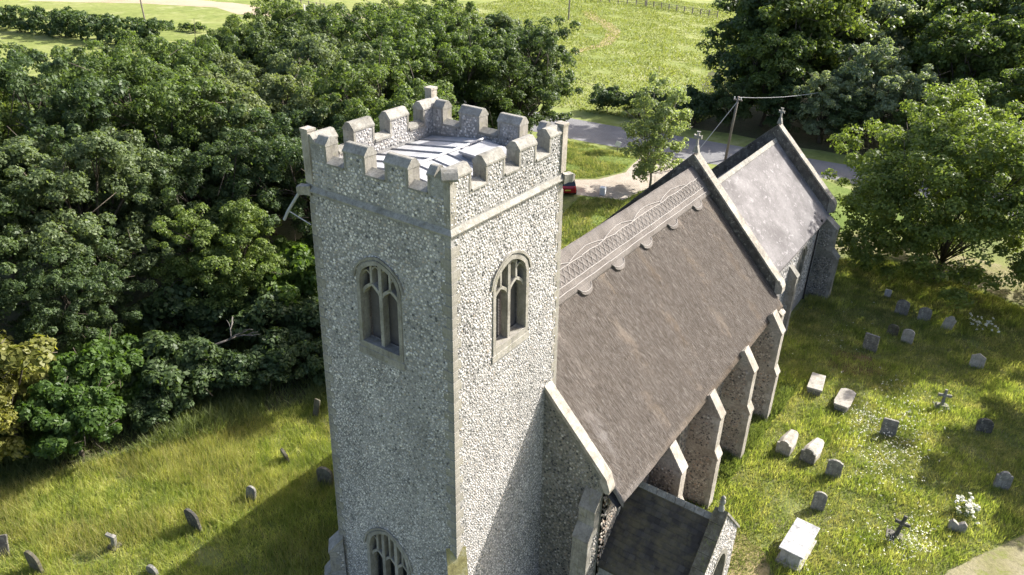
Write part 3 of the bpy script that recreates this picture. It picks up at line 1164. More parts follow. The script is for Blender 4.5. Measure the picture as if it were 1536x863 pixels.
def ntest(u, v_):
    ok = np.ones(u.size, bool)
    for x in win_x:
        ok &= ~in_arch(u, v_, x - NX0, NW['w'] + .1, NW['b'] - .3, NW['s'], NW['a'] + .06)
    return ok


flints([dict(O=(NX0, WS, 0), U=X, V=Z, N=-Y, w=NX1 - NX0, h=5.3, s=.145, test=ntest)], "flint_facing", "flint_brown", nave)
for x in win_x:
    belfry(dict(O=(NX0, WS, 0), U=X, V=Z, N=-Y), dict(c=x - NX0, **NW), church, lights=3, panel='glass', name="nave_window")
for x, hz in ((9.3, 4.02), (13.3, 4.2), (17.4, 4.35), (21.4, 4.5)):
    buttress((x, WS, 0), (0, -1, 0), .52, [(2.05, 1.50, .40), (hz, 1.32, .95)], 'brown_mortar', 'pale_limestone', head=.72)

# thatched roof: two thick slopes
def slope_mesh(mb_, ysign, x0, x1, off, ytop, ybot, thick, nx=90, ny=36, amp=.035):
    """thatch slab with a bumpy top; ysign -1 south slope, +1 north"""
    grid = []
    for j in range(ny + 1):
        for i in range(nx + 1):
            x = x0 + (x1 - x0) * i / nx
            f = j / ny
            yy = ytop + (ybot - ytop) * f
            d = abs(yy)
            nz = amp * (sin(x * 1.7 + yy * .8) * .5 + sin(x * 4.1 - yy * 1.3) * .25 + random.uniform(-.5, .5) * .5)
            if f > .97:
                nz -= .05
            z = RZ + off - SL * yy + nz
            if j == 0:
                z -= .04
            grid.append((x, YR + ysign * yy, z))
    n1 = (nx + 1)
    fs = [(j * n1 + i, j * n1 + i + 1, (j + 1) * n1 + i + 1, (j + 1) * n1 + i) for j in range(ny) for i in range(nx)]
    o = len(grid)
    ed = [(i) for i in range(n1)]
    # thickness skirt
    bot = [(grid[ny * n1 + i][0], grid[ny * n1 + i][1] + ysign * -.22, grid[ny * n1 + i][2] - thick) for i in range(n1)]
    vs = grid + bot
    fs += [(ny * n1 + i, ny * n1 + i + 1, o + i + 1, o + i) for i in range(nx)]
    # soffit back to the wall
    o2 = len(vs)
    vs += [(q[0], q[1] - ysign * .5, q[2] + .42) for q in bot]
    fs += [(o + i, o + i + 1, o2 + i + 1, o2 + i) for i in range(nx)]
    # ends
    for i in (0, nx):
        col = [j * n1 + i for j in range(ny + 1)]
        o3 = len(vs)
        vs += [(grid[c_][0], grid[c_][1], grid[c_][2] - thick * .6) for c_ in col]
        fs += [(col[j], col[j + 1], o3 + j + 1, o3 + j) for j in range(ny)]
    mb_.add(vs, fs)


th = MB()
slope_mesh(th, -1, NX0 + .38, NX1 - .02, 0, 0, YR - EYS, .38)
slope_mesh(th, 1, NX0 + .38, NX1 - .02, 0, 0, YR - EYS, .38, 40, 12)
thatch = th.build("thatched_roof", "thatch", church, smooth=True)

# loose straw ends over the south slope
n = 130000
x = R.uniform(NX0 + .45, NX1 - .1, n)
d = R.uniform(1.1, YR - EYS - .22, n)
ln = R.uniform(.14, .42, n)
wd = R.uniform(.004, .009, n)
lift = R.uniform(.0, .014, n)
skew = R.normal(0, .05, n)
yb, zb = YR - d, RZ - SL * d + .012
c45, s45 = 1 / sqrt(1 + SL ** 2), SL / sqrt(1 + SL ** 2)
p0 = np.stack([x - wd, yb, zb], 1)
p1 = np.stack([x + wd, yb, zb], 1)
tip = np.stack([x + skew * ln, yb - ln * c45 - lift * s45, zb - ln * s45 + lift * c45 * 1.2 + .012], 1)
vs = np.stack([p0, p1, tip], 1).reshape(-1, 3)
fs = np.arange(3 * n).reshape(-1, 3)
o = link("loose_straw", np_mesh("loose_straw", vs, fs, "thatch_straw"), thatch)
o['kind'] = 'stuff'

# ornamental ridge
rb = MB()
def ridge_prof():
    pts = []
    for yy in np.linspace(-1.2, 1.2, 13):
        pts.append((YR + yy, RZ - SL * abs(yy) + .13 - .05 * max(0, .25 - abs(yy)) / .25))
    return pts
pr = ridge_prof()
nx = 60
vs = []
for i in range(nx + 1):
    xx = NX0 + .36 + (NX1 - NX0 - .38) * i / nx
    for q in pr:
        vs.append((xx, q[0], q[1] + random.uniform(-.012, .012)))
    vs.append((xx, pr[-1][0], pr[-1][1] - .15))
    vs.append((xx, pr[0][0], pr[0][1] - .15))
k = len(pr) + 2
fs = [(i * k + a, i * k + (a + 1) % k, (i + 1) * k + (a + 1) % k, (i + 1) * k + a) for i in range(nx) for a in range(k)]
rb.add(vs, fs)
fs = [tuple(range(k)), tuple(nx * k + a for a in range(k))]
ridge = rb.build("thatch_ridge", "ridge_thatch", church, smooth=True)
slope_d = Vector((0, -c45, -s45))
slope_n = Vector((0, -s45, c45))
for xx in (7.3, 10.1, 12.9, 15.6, 18.4, 21.4):
    # rounded tabs hanging from the ridge
    tb_ = MB()
    top = Vector((xx, YR - 1.15, RZ - SL * 1.15)) + slope_n * .0
    out = [(-.52, -.05)] + [(-.44 * cos(a), .08 + .30 * sin(a) ** .8) for a in np.linspace(0, pi, 9)] + [(.52, -.05)]
    tb_.prism(out, top, X, slope_d, slope_n, .11)
    tb_.build("scalloped_tab", "ridge_thatch", ridge)
    # hazel rods edging the tab
    pth = [top + X * (-.46 * cos(a)) + slope_d * (.0 + .24 * sin(a)) + slope_n * .13 for a in np.linspace(0, pi, 7)]
    MB().tube(pth, .014, 4).build("hazel_rod", "hazel_rod", ridge)


def on_ridge(x_, dy, h_=.155):
    return Vector((x_, YR - dy, RZ - SL * dy + h_ + .02))


xs_ = np.arange(NX0 + .5, NX1 - .1, .70)
for dy, wob in ((.50, .03), (.92, .01), (1.10, .01)):
    for i in range(0, len(xs_) - 1, 2):
        e = min(i + 2, len(xs_) - 1)
        pts = [on_ridge(xs_[j], dy + random.uniform(-wob, wob)) for j in range(i, e + 1)]
        MB().tube(pts, .020, 5).build("hazel_rod", "hazel_rod", ridge)
tabx = (7.3, 10.1, 12.9, 15.6, 18.4, 21.4)
for a, b in zip(tabx[:-1], tabx[1:]):
    pts = [on_ridge(a + (b - a) * t_, .47 - .13 * sin(pi * t_) ** .7 + random.uniform(-.02, .02)) for t_ in np.linspace(0, 1, 7)]
    MB().tube(pts, .017, 5).build("hazel_rod", "hazel_rod", ridge)
xx = NX0 + .5
while xx < NX1 - .4:
    for sg in (-1, 1):
        a_ = on_ridge(xx + (.16 if sg < 0 else -.16), .52)
        b_ = on_ridge(xx + (.16 if sg > 0 else -.16), .90)
        MB().tube([a_, b_], .011, 4).build("cross_spar", "hazel_rod", ridge)
    xx += .36

# east gable of the nave: parapet rising above the thatch
ge = MB()
up_ = .78
poly = [(WS, -1.3), (WN, -1.3), (WN, rz(WN) + up_ - .12), (YR, RZ + up_ - .12), (WS, rz(WS) + up_ - .12)]
ge.prism(poly, (NX1, 0, 0), Y, Z, X, .5)
gableE = ge.build("nave_gable_wall", "shaded_coping", church)
ROOF[gableE.name] = rz
coping(NX1 - .07, NX1 + .56, YR - .05, -3.05, up_, 11, "grey_coping", gableE, .14)
coping(NX1 - .07, NX1 + .56, YR + .05, 8.35, up_, 9, "shaded_coping", gableE, .14)
MB().prism([(-2.78, 5.45), (-3.15, 5.6), (-3.15, 5.95), (-2.95, 6.3), (-2.72, 6.4)], (NX1 - .03, 0, 0), Y, Z, X, .55).build("kneeler", "pale_limestone", gableE)


def gable_cross(x_, y_, z_, h_, mat, parent):
    root = MB().prism([(-.17, 0), (.17, 0), (.07, .38), (-.07, .38)], (x_ - .12, y_, z_), Y, Z, X, .24).build("gable_cross", mat, parent)
    c_ = MB()
    w_ = h_ * .55
    a = .055
    prof = [(-a, 0), (a, 0), (a * .9, h_ * .35), (a * .9, h_ * .55), (w_ * .4, h_ * .55), (w_ * .5, h_ * .50), (w_ * .5, h_ * .78), (w_ * .4, h_ * .72), (a * .9, h_ * .72),
            (a * .9, h_ * .9), (a * 1.9, h_), (-a * 1.9, h_), (-a * .9, h_ * .9), (-a * .9, h_ * .72), (-w_ * .4, h_ * .72), (-w_ * .5, h_ * .78), (-w_ * .5, h_ * .50), (-w_ * .4, h_ * .55), (-a * .9, h_ * .55), (-a * .9, h_ * .35)]
    c_.prism(prof, (x_ - .06, y_, z_ + .37), Y, Z, X, .12)
    c_.build("cross", mat, root)
    return root


gable_cross(NX1 + .25, YR, RZ + up_ - .02, .75, "coping_limestone", church)

# ---- CHANCEL
CX0, CX1 = NX1 + .5, 37.9
CYR = 2.6
CRZ, CSL = 9.45, .985
CWS, CWN = -1.62, 6.82
CES = -1.90
crz = lambda y: CRZ - CSL * abs(CYR - y)
cw = MB()
CW = dict(w=1.6, b=1.6, s=3.2, a=4.1)
chx = [27.8, 33.6]
cw.wall([(0, -1.3), (CX1 - CX0, -1.3), (CX1 - CX0, 5.25), (0, 5.25)], [shift(arch(CW['w'], CW['b'], CW['s'], CW['a']), q - CX0) for q in chx], (CX0, CWS, 0), X, Z, -Y, .5)
MB().wall([(0, -1.3), (CX1 - CX0, -1.3), (CX1 - CX0, 5.25), (0, 5.25)], [], (CX0, CWN, 0), X, Z, Y, .5).build('chancel_wall', 'flint_mortar', church)
chan = cw.build("chancel_wall", "flint_mortar", church)


def ctest(u, v_):
    ok = np.ones(u.size, bool)
    for q in chx:
        ok &= ~in_arch(u, v_, q - CX0, CW['w'] + .1, CW['b'] - .3, CW['s'], CW['a'] + .06)
    return ok


flints([dict(O=(CX0, CWS, 0), U=X, V=Z, N=-Y, w=CX1 - CX0, h=5.2, s=.16, test=ctest)], "flint_facing", "flint", chan)
for q in chx:
    belfry(dict(O=(CX0, CWS, 0), U=X, V=Z, N=-Y), dict(c=q - CX0, **CW), church, lights=2, panel='glass', name="chancel_window")
# chancel roof, courses of slates as real thin steps
cr = MB().prism([(CES, crz(CES) - .06), (CYR, CRZ - .06), (2 * CYR - CES, crz(CES) - .06), (2 * CYR - CES, crz(CES) - .2), (CYR, CRZ - .25), (CES, crz(CES) - .2)], (CX0, 0, 0), Y, Z, X, CX1 - CX0)
chroof = cr.build("chancel_roof", "chancel_slate", church)
for i in range(20):
    a = CX0 + (CX1 - CX0) * i / 20
    b = a + (CX1 - CX0) / 20 - .015
    MB().prism([(-.2, -.2 * CSL + .03), (0, .05), (.2, -.2 * CSL + .03), (.2, -.2 * CSL - .02), (0, -.02), (-.2, -.2 * CSL - .02)], (a, CYR, CRZ), Y, Z, X, b - a).build("ridge_tile", "coping_limestone", chroof)
# east gable
cg = MB()
cup = .98
poly = [(CWS, -1.3), (CWN, -1.3), (CWN, crz(CWN) + cup - .1), (CYR, CRZ + cup - .1), (CWS, crz(CWS) + cup - .1)]
cg.prism(poly, (CX1, 0, 0), Y, Z, X, .5)
cgab = cg.build("chancel_gable_wall", "shaded_coping", church)
ROOF[cgab.name] = crz
coping(CX1 - .06, CX1 + .56, CYR - .05, -2.0, cup, 8, "grey_coping", cgab, .14)
coping(CX1 - .06, CX1 + .56, CYR + .05, 7.15, cup, 8, "shaded_coping", cgab, .14)
MB().prism([(-1.66, 5.0), (-2.1, 5.25), (-2.1, 5.75), (-1.9, 6.05), (-1.64, 6.2)], (CX1 - .02, 0, 0), Y, Z, X, .54).build("kneeler", "limestone", cgab)
gable_cross(CX1 + .25, CYR, CRZ + cup - .02, .68, "coping_limestone", church)
# chancel buttresses
buttress((24.8, CWS - .0, 0), (0, -1, 0), .55, [(3.7, 1.5, 1.15)], 'brown_mortar', 'pale_limestone')
buttress((31.0, CWS, 0), (0, -1, 0), .5, [(3.2, .55, .6)], 'flint_mortar', 'limestone', flint=None)
buttress((CX1 - .3, CWS, 0), (0, -1, 0), .7, [(2.2, 1.5, .5), (4.3, 1.05, .8)], 'grey_mortar', 'limestone', flint='flint_grey')
# rain pipe
pipe = MB().tube([(36.3, CWS - .10, 5.0), (36.3, CWS - .10, -.85)], .055, 8).build("rain_pipe", "black_iron", church)
MB().bbox((36.18, CWS - .24, 4.9), (36.42, CWS - .02, 5.15)).build("hopper_head", "black_iron", pipe)

# ---- PORCH
PXC = 7.35
PRZ = 4.32
PSL = 1.10
PHW = 2.3
PY0, PY1 = WS + .05, -6.05     # from nave wall to gable
prz = lambda x_: PRZ - PSL * abs(x_ - PXC)
pw = MB()
DW = dict(w=1.7, b=-1.1, s=1.2, a=2.35)
pw.wall([(-PHW + .12, -1.3), (PHW - .12, -1.3), (PHW - .12, prz(PXC + PHW - .12) + .3), (0, PRZ + .3), (-PHW + .12, prz(PXC + PHW - .12) + .3)],
        [shift(arch(DW['w'], -1.1, DW['s'], DW['a']), .35)], (PXC, PY1 - .38, 0), X, Z, -Y, .5)
pw.prism([(-PHW + .12, -1.3), (-PHW + .55, -1.3), (-PHW + .55, 1.9), (-PHW + .12, 1.9)], (PXC, PY1 - .37, 0), X, Z, Y, PY0 - PY1 + .36)
pw.prism([(PHW - .55, -1.3), (PHW - .12, -1.3), (PHW - .12, 1.9), (PHW - .55, 1.9)], (PXC, PY1 - .37, 0), X, Z, Y, PY0 - PY1 + .36)
gp = [(-PHW + .12, prz(PXC + PHW - .12) - .1), (-PHW + .12, prz(PXC + PHW - .12) + .3), (0, PRZ + .3), (PHW - .12, prz(PXC + PHW - .12) + .3), (PHW - .12, prz(PXC + PHW - .12) - .1), (0, PRZ - .1)]
pw.prism(gp, (PXC, PY1 - .375, 0), X, Z, Y, .37)
porch = pw.build("porch_wall", "flint_mortar", church)
flints([dict(O=(PXC - PHW + .12, PY1 - .38, 0), U=X, V=Z, N=-Y, w=2 * PHW - .24, h=4.6, s=.11,
             test=lambda u, v_: (v_ < PRZ + .25 - PSL * np.abs(u - PHW + .12)) & ~in_arch(u, v_, PHW - .12 + .35, DW['w'] + .35, -1.2, DW['s'], DW['a'] + .18))],
       "flint_facing", "flint", porch)
dr = MB().ring(shift(arch(DW['w'] + .3, -1.1, DW['s'], DW['a'] + .15), .35), shift(arch(DW['w'] - .1, -1.1, DW['s'], DW['a'] - .1), .35), (PXC, PY1 - .38, 0), X, Z, -Y, -.3, .04)
dr.build("door_arch", "limestone", porch)
MB().bbox((PXC - .7, PY1 + .3, -1.1), (PXC + 1.4, PY1 + .33, 2.4)).build("doorway_shadow_door", "louvre", porch).name = "doorway_shade_panel"  # dark panel behind the arch, stands for the shade in the doorway
prf = MB().prism([(-PHW, prz(PXC + PHW) - .05), (0, PRZ - .05), (PHW, prz(PXC + PHW) - .05), (PHW, prz(PXC + PHW) - .17), (0, PRZ - .2), (-PHW, prz(PXC + PHW) - .17)], (PXC, PY1, 0), X, Z, Y, PY0 - PY1).build("porch_roof", "porch_slate", church)
VV, FF = [], []
rows = 15
for sgn in (-1, 1):
    for r_ in range(rows):
        d0 = PHW * r_ / rows
        d1 = PHW * (r_ + 1.15) / rows
        y_ = PY1 - (.1 if r_ % 2 else 0)
        while y_ < PY0:
            w_ = random.uniform(.17, .24)
            a, b = max(PY1 + .0, y_) + .004, min(PY0, y_ + w_) - .004
            y_ += w_
            if b - a < .02:
                continue
            o_ = len(VV)
            jz = random.uniform(-.006, .010)
            za, zb = PRZ - PSL * d0 - .03, PRZ - PSL * d1 + .014 + jz
            VV += [(PXC + sgn * d0, a, za), (PXC + sgn * d0, b, za), (PXC + sgn * d1, b, zb), (PXC + sgn * d1, a, zb), (PXC + sgn * d1, b, zb - .02), (PXC + sgn * d1, a, zb - .02)]
            FF += [(o_, o_ + 1, o_ + 2), (o_, o_ + 2, o_ + 3), (o_ + 3, o_ + 2, o_ + 4), (o_ + 3, o_ + 4, o_ + 5)]
o = link("slate_courses", np_mesh("slate_courses", np.array(VV), np.array(FF), "porch_slate"), prf)
o['kind'] = 'stuff'
for i in range(9):
    a = PY1 + (PY0 - PY1) * i / 9
    b = a + (PY0 - PY1) / 9 - .015
    MB().prism([(-.14, -.14 * PSL + .02), (0, .06), (.14, -.14 * PSL + .02), (.14, -.14 * PSL - .02), (0, -.02), (-.14, -.14 * PSL - .02)], (PXC, a, PRZ), X, Z, Y, b - a).build("ridge_tile", "coping_limestone", prf)
# porch coping and finial
for sgn in (-1, 1):
    for i in range(6):
        a, b = PHW * i / 6, PHW * (i + 1) / 6 - .015
        za, zb = PRZ + .42 - PSL * a, PRZ + .42 - PSL * b
        y0, y1 = PY1 - .44, PY1 + .06
        xa, xb = PXC + sgn * a, PXC + sgn * b
        MB().add([(xa, y0, za), (xa, y1, za), (xb, y1, zb), (xb, y0, zb), (xa, y0, za - .12), (xa, y1, za - .12), (xb, y1, zb - .12), (xb, y0, zb - .12)],
                 [(0, 1, 2, 3), (4, 5, 6, 7), (0, 1, 5, 4), (1, 2, 6, 5), (2, 3, 7, 6), (3, 0, 4, 7)]).build("coping_stone", "moss_stone" if sgn < 0 else "limestone", porch)
fin = MB()
vs = []
prof = [(.13, 0), (.10, .15), (.06, .25), (.10, .33), (.11, .42), (.05, .50), (.09, .58), (.02, .66)]
for r_, z_ in prof:
    for k in range(8):
        vs.append((PXC + r_ * cos(k * pi / 4), PY1 - .18 + r_ * sin(k * pi / 4), PRZ + .38 + z_))
fs = [(8 * i + k, 8 * i + (k + 1) % 8, 8 * i + 8 + (k + 1) % 8, 8 * i + 8 + k) for i in range(len(prof) - 1) for k in range(8)] + [tuple(range(56, 64))]
fin.add(vs, fs).build("porch_finial", "coping_limestone", church, smooth=True)

# ==================================================================
#  GROUND AND ROADS
# ==================================================================
def sheet(name, poly, z, mat, jitter=0.0, kind='structure', sub=1):
    poly = PP(poly)
    pts = []
    n_ = len(poly)
    for i in range(n_):
        a, b = Vector(poly[i]), Vector(poly[(i + 1) % n_])
        L = (b - a).length
        k_ = max(1, int(L / sub)) if jitter else 1
        for j in range(k_):
            q = a.lerp(b, j / k_)
            if jitter:
                q = q + Vector((random.uniform(-jitter, jitter), random.uniform(-jitter, jitter)))
            pts.append((q.x, q.y))
    tris = tessellate_polygon([[Vector((p[0], p[1], 0)) for p in pts]])
    me = bpy.data.meshes.new(name)
    me.from_pydata([(p[0], p[1], z) for p in pts], [], [tuple(t_) for t_ in tris])
    bm = bmesh.new()
    bm.from_mesh(me)
    for f in bm.faces:
        if f.normal.z < 0:
            f.normal_flip()
    bm.to_mesh(me)
    bm.free()
    me.materials.append(M[mat])
    o_ = link(name, me)
    o_['kind'] = kind
    return o_


gm = MB()
gm.add([(-900, -900, 0), (1500, -900, 0), (1500, 1500, 0), (-900, 1500, 0)], [(0, 1, 2, 3)])
struct(gm.build("ground", "field_ground"))
sheet("churchyard_ground", [(-30, -40), (57, -40), (60, -8), (58, 3), (55, 15), (50, 22), (38, 26), (22, 20), (6.4, 15.2), (-1, 19.2), (-8, 22), (-30, 30)], .004, "churchyard_ground", .25, 'structure', 1.5)
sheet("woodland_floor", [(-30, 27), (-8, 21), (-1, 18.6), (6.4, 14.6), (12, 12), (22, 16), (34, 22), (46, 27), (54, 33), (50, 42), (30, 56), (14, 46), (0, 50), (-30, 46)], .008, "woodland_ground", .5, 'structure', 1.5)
sheet("road", [(54.2, 60), (56.2, 27), (57.6, 14), (60.6, 2.8), (60.9, -8), (58, -60), (65, -60), (67.0, -8), (65.9, 4.5), (64.8, 18), (63.4, 28), (61.5, 60)], .012, "asphalt")
sheet("woodland_floor", [(68.5, 24), (69.4, 4.5), (70.4, -8), (70, -30), (140, -40), (150, 40), (96, 30), (80, 25)], .008, "woodland_ground", .4, "structure", 2)  # woodland ground, dark sheet added for the deep shade under the far trees
# kerb-side verges
sheet("verge", [(44, 23.6), (46.6, 21.2), (50, 19.6), (54.6, 20.4), (55.4, 25), (55.2, 30), (48, 28)], .012, "verge_ground", .15)
sheet("grass_bank", [(12, 9.2), (40, 9.2), (48, 9), (47, 16), (43.3, 16.1), (42.0, 19.6), (34, 18), (20, 13), (12, 11.5)], .012, "verge_ground", .15)
sheet("gravel_drive", [(40.6, 24), (42.1, 19.6), (43.3, 16.1), (47, 15.6), (53, 14.3), (57.4, 14.4), (56.2, 21), (54.8, 20.3), (50, 19.3), (46.6, 20.6), (44.2, 23.2)], .008 + .008, "gravel", .10)
sheet("dirt_path", [(38, -.2), (43, -1.0), (45.5, -3.5), (45.0, -9), (43.0, -14), (41, -24), (46, -24), (49.0, -14), (49.2, -6), (48.4, -2), (45, .6), (38, 1.4)], .012, "dirt", .18)
sheet("mown_grass", [(38.4, 1.6), (45, .9), (49, -1.6), (52, -6), (57, -8), (59.5, 3), (58, 9), (50, 10), (44, 8), (38.4, 8)], .012, "verge_ground", .2)
sheet("path", [(12.6, -13.2), (14.6, -13.75), (16.3, -14.7), (18.6, -16.0), (24, -19), (24, -24), (8, -24), (9.5, -15)], .012, "dirt", .10, 'structure', .8)
sheet("dry_grass_patch", [(9.6, -5.0), (10.6, -4.7), (11.3, -5.4), (11.6, -6.4), (11.2, -7.2), (10.6, -7.7), (9.8, -8.3), (8.4, -9.2), (6, -8.8), (5.5, -6.8), (8, -6.6)], .012, "dry_grass", .22, 'structure', .4)
sheet("grave_plot", [(27.2, -5.4), (29.0, -5.4), (29.9, -7.0), (29.4, -8.6), (28.0, -8.6), (27.0, -6.8)], .012, "soil", .22, 'structure', .6)
sheet("farm_track", [(68, 170), (82, 150), (88.5, 135), (86.5, 124), (91, 112), (104, 98), (108, 101), (98, 114), (95, 124), (95.5, 138), (90, 154), (76, 176)], .008, "track_sand", .5, 'structure', 3)
sheet("field_path", [(138, 76), (131, 70.5), (126, 64.8), (120, 59.8), (114, 56.8), (107, 54.2), (97, 54.4), (97, 52.9), (108, 52.4), (116, 55), (122, 58), (128.2, 63.2), (133, 68.6), (140, 74)], .008, "dry_grass", .15, 'structure', 2)


# ==================================================================
#  TREES
# ==================================================================
def leaf_cloud(centers, radii, per, size, seed, up_bias=.35, aspect=.62, flat=1.0, shell=.55):
    r_ = np.random.default_rng(seed)
    C = np.repeat(centers, per, 0)
    Rr = np.repeat(radii, per)
    n_ = len(C)
    d_ = r_.normal(size=(n_, 3))
    d_ /= np.linalg.norm(d_, axis=1)[:, None]
    d_[:, 2] = np.where((d_[:, 2] < -.2) & (r_.random(n_) < .6), -d_[:, 2], d_[:, 2])
    rad = Rr * (shell + (1.12 - shell) * r_.random(n_) ** .6)
    P = C + d_ * rad[:, None] * np.array([1, 1, flat])
    nrm = d_ * .8 + np.array([0, 0, up_bias]) + r_.normal(0, .45, (n_, 3))
    nrm /= np.linalg.norm(nrm, axis=1)[:, None]
    t_ = np.cross(nrm, r_.normal(size=(n_, 3)))
    t_ /= np.linalg.norm(t_, axis=1)[:, None] + 1e-9
    b_ = np.cross(nrm, t_)
    sz = size * (.6 + .8 * r_.random(n_))
    a = t_ * sz[:, None]
    b = b_ * (sz * aspect)[:, None]
    dr = nrm * (sz * .18)[:, None]
    V_ = np.stack([P - a - dr, P + b, P + a - dr, P - b], 1).reshape(-1, 3)
    F_ = np.arange(4 * n_).reshape(-1, 4)
    return V_, F_


def make_tree(seed, H, Rc, mat, leaf=.108, lobes=17, sub=26, per=140, bark="bark", base=.16, sub_r=.56, squash=.8, trunk_r=.30, lobe_r=.40, off=(0, 0), asp=1.0, skirt=.05):
    """crown mesh and trunk mesh for a broadleaf tree"""
    r_ = np.random.default_rng(seed)
    cen, rad = [], []
    L = []
    zc = H * (base + (1 - base) / 2)
    hz = H * (1 - base) / 2
    for i in range(lobes):
        a = i * 2.399963 + r_.uniform(-.4, .4)
        f = (i + .5) / lobes
        zz = -1 + 2 * f
        zz = zz * .80
        rr = sqrt(max(skirt if zz < 0 else .05, 1 - zz * zz)) * r_.uniform(.5, .72) * (1.12 if skirt > .3 and zz < 0 else 1)
        lr = Rc * lobe_r * r_.uniform(.62, 1.35)
        p = np.array([cos(a) * rr * Rc, sin(a) * rr * Rc, zc + zz * (hz - lr * .3)])
        L.append((p, lr))
    L.append((np.array([r_.uniform(-.1, .1) * Rc, r_.uniform(-.1, .1) * Rc, zc + hz * .15]), Rc * lobe_r * 1.25))
    L = [(np.array([p[0] + off[0], p[1] * asp + off[1], p[2]]), lr) for p, lr in L]
    for p, lr in L:
        for k in range(sub):
            d_ = r_.normal(size=3)
            d_ /= np.linalg.norm(d_)
            if d_[2] < -.3:
                d_[2] *= -.6
            q = p + d_ * lr * (r_.uniform(.45, 1.08) + (.45 if r_.random() < .12 else 0)) * np.array([1, 1, squash])
            if q[2] < max(.5, H * base * .55):
                q[2] = max(.5, H * base * .55) + r_.uniform(0, .8)
            cen.append(q)
            rad.append(sub_r * r_.uniform(.6, 1.25))
    V_, F_ = leaf_cloud(np.array(cen), np.array(rad), per, leaf, seed + 5, flat=.8)
    crown = np_mesh("crown", V_, F_, mat)
    tk = MB()
    top = H * (base + .18)
    bend = [Vector((r_.uniform(-.25, .25), r_.uniform(-.25, .25), 0)) for _ in range(4)]
    spine = [Vector((0, 0, -.15)), Vector((0, 0, .4)) + bend[0] * .3, Vector((0, 0, top * .5)) + bend[1], Vector((0, 0, top)) + bend[2], Vector((0, 0, H * .60)) + bend[3] * 2]
    tk.tube(spine, [trunk_r * 1.5, trunk_r * 1.05, trunk_r * .85, trunk_r * .65, trunk_r * .25], 8)
    for p, lr in L[:]:
        if skirt > .3 and p[2] < H * .45:
            continue
        f = r_.uniform(.45, 1.0)
        st = spine[2].lerp(spine[3], f)
        e = Vector(p)
        mid = st.lerp(e, .5) + Vector((r_.uniform(-.4, .4), r_.uniform(-.4, .4), r_.uniform(.1, .8)))
        lk = .35 if skirt > .3 else 1.0
        tk.tube([st, mid, e], [trunk_r * .5 * lk, trunk_r * .3 * lk, trunk_r * .1 * lk], 5)
        for _ in range(3):
            e2 = e + Vector(r_.normal(size=3)) * lr * .6
            tk.tube([mid.lerp(e, .5), e.lerp(e2, .4), e2], [trunk_r * .2, trunk_r * .12, .02], 4)
    trunk = tk.mesh("trunk", bark, True)
    return crown, trunk


def place_tree(kind, x_, y_, rot, sc, label, cat="tree", name="oak_tree", group=None, zsc=None):
    t_ = thing(name, label, cat, (x_, y_, 0), rot, group)
    t_.scale = (sc, sc, zsc if zsc else sc)
    link("crown", kind[0], t_)
    link("trunk", kind[1], t_)
    return t_


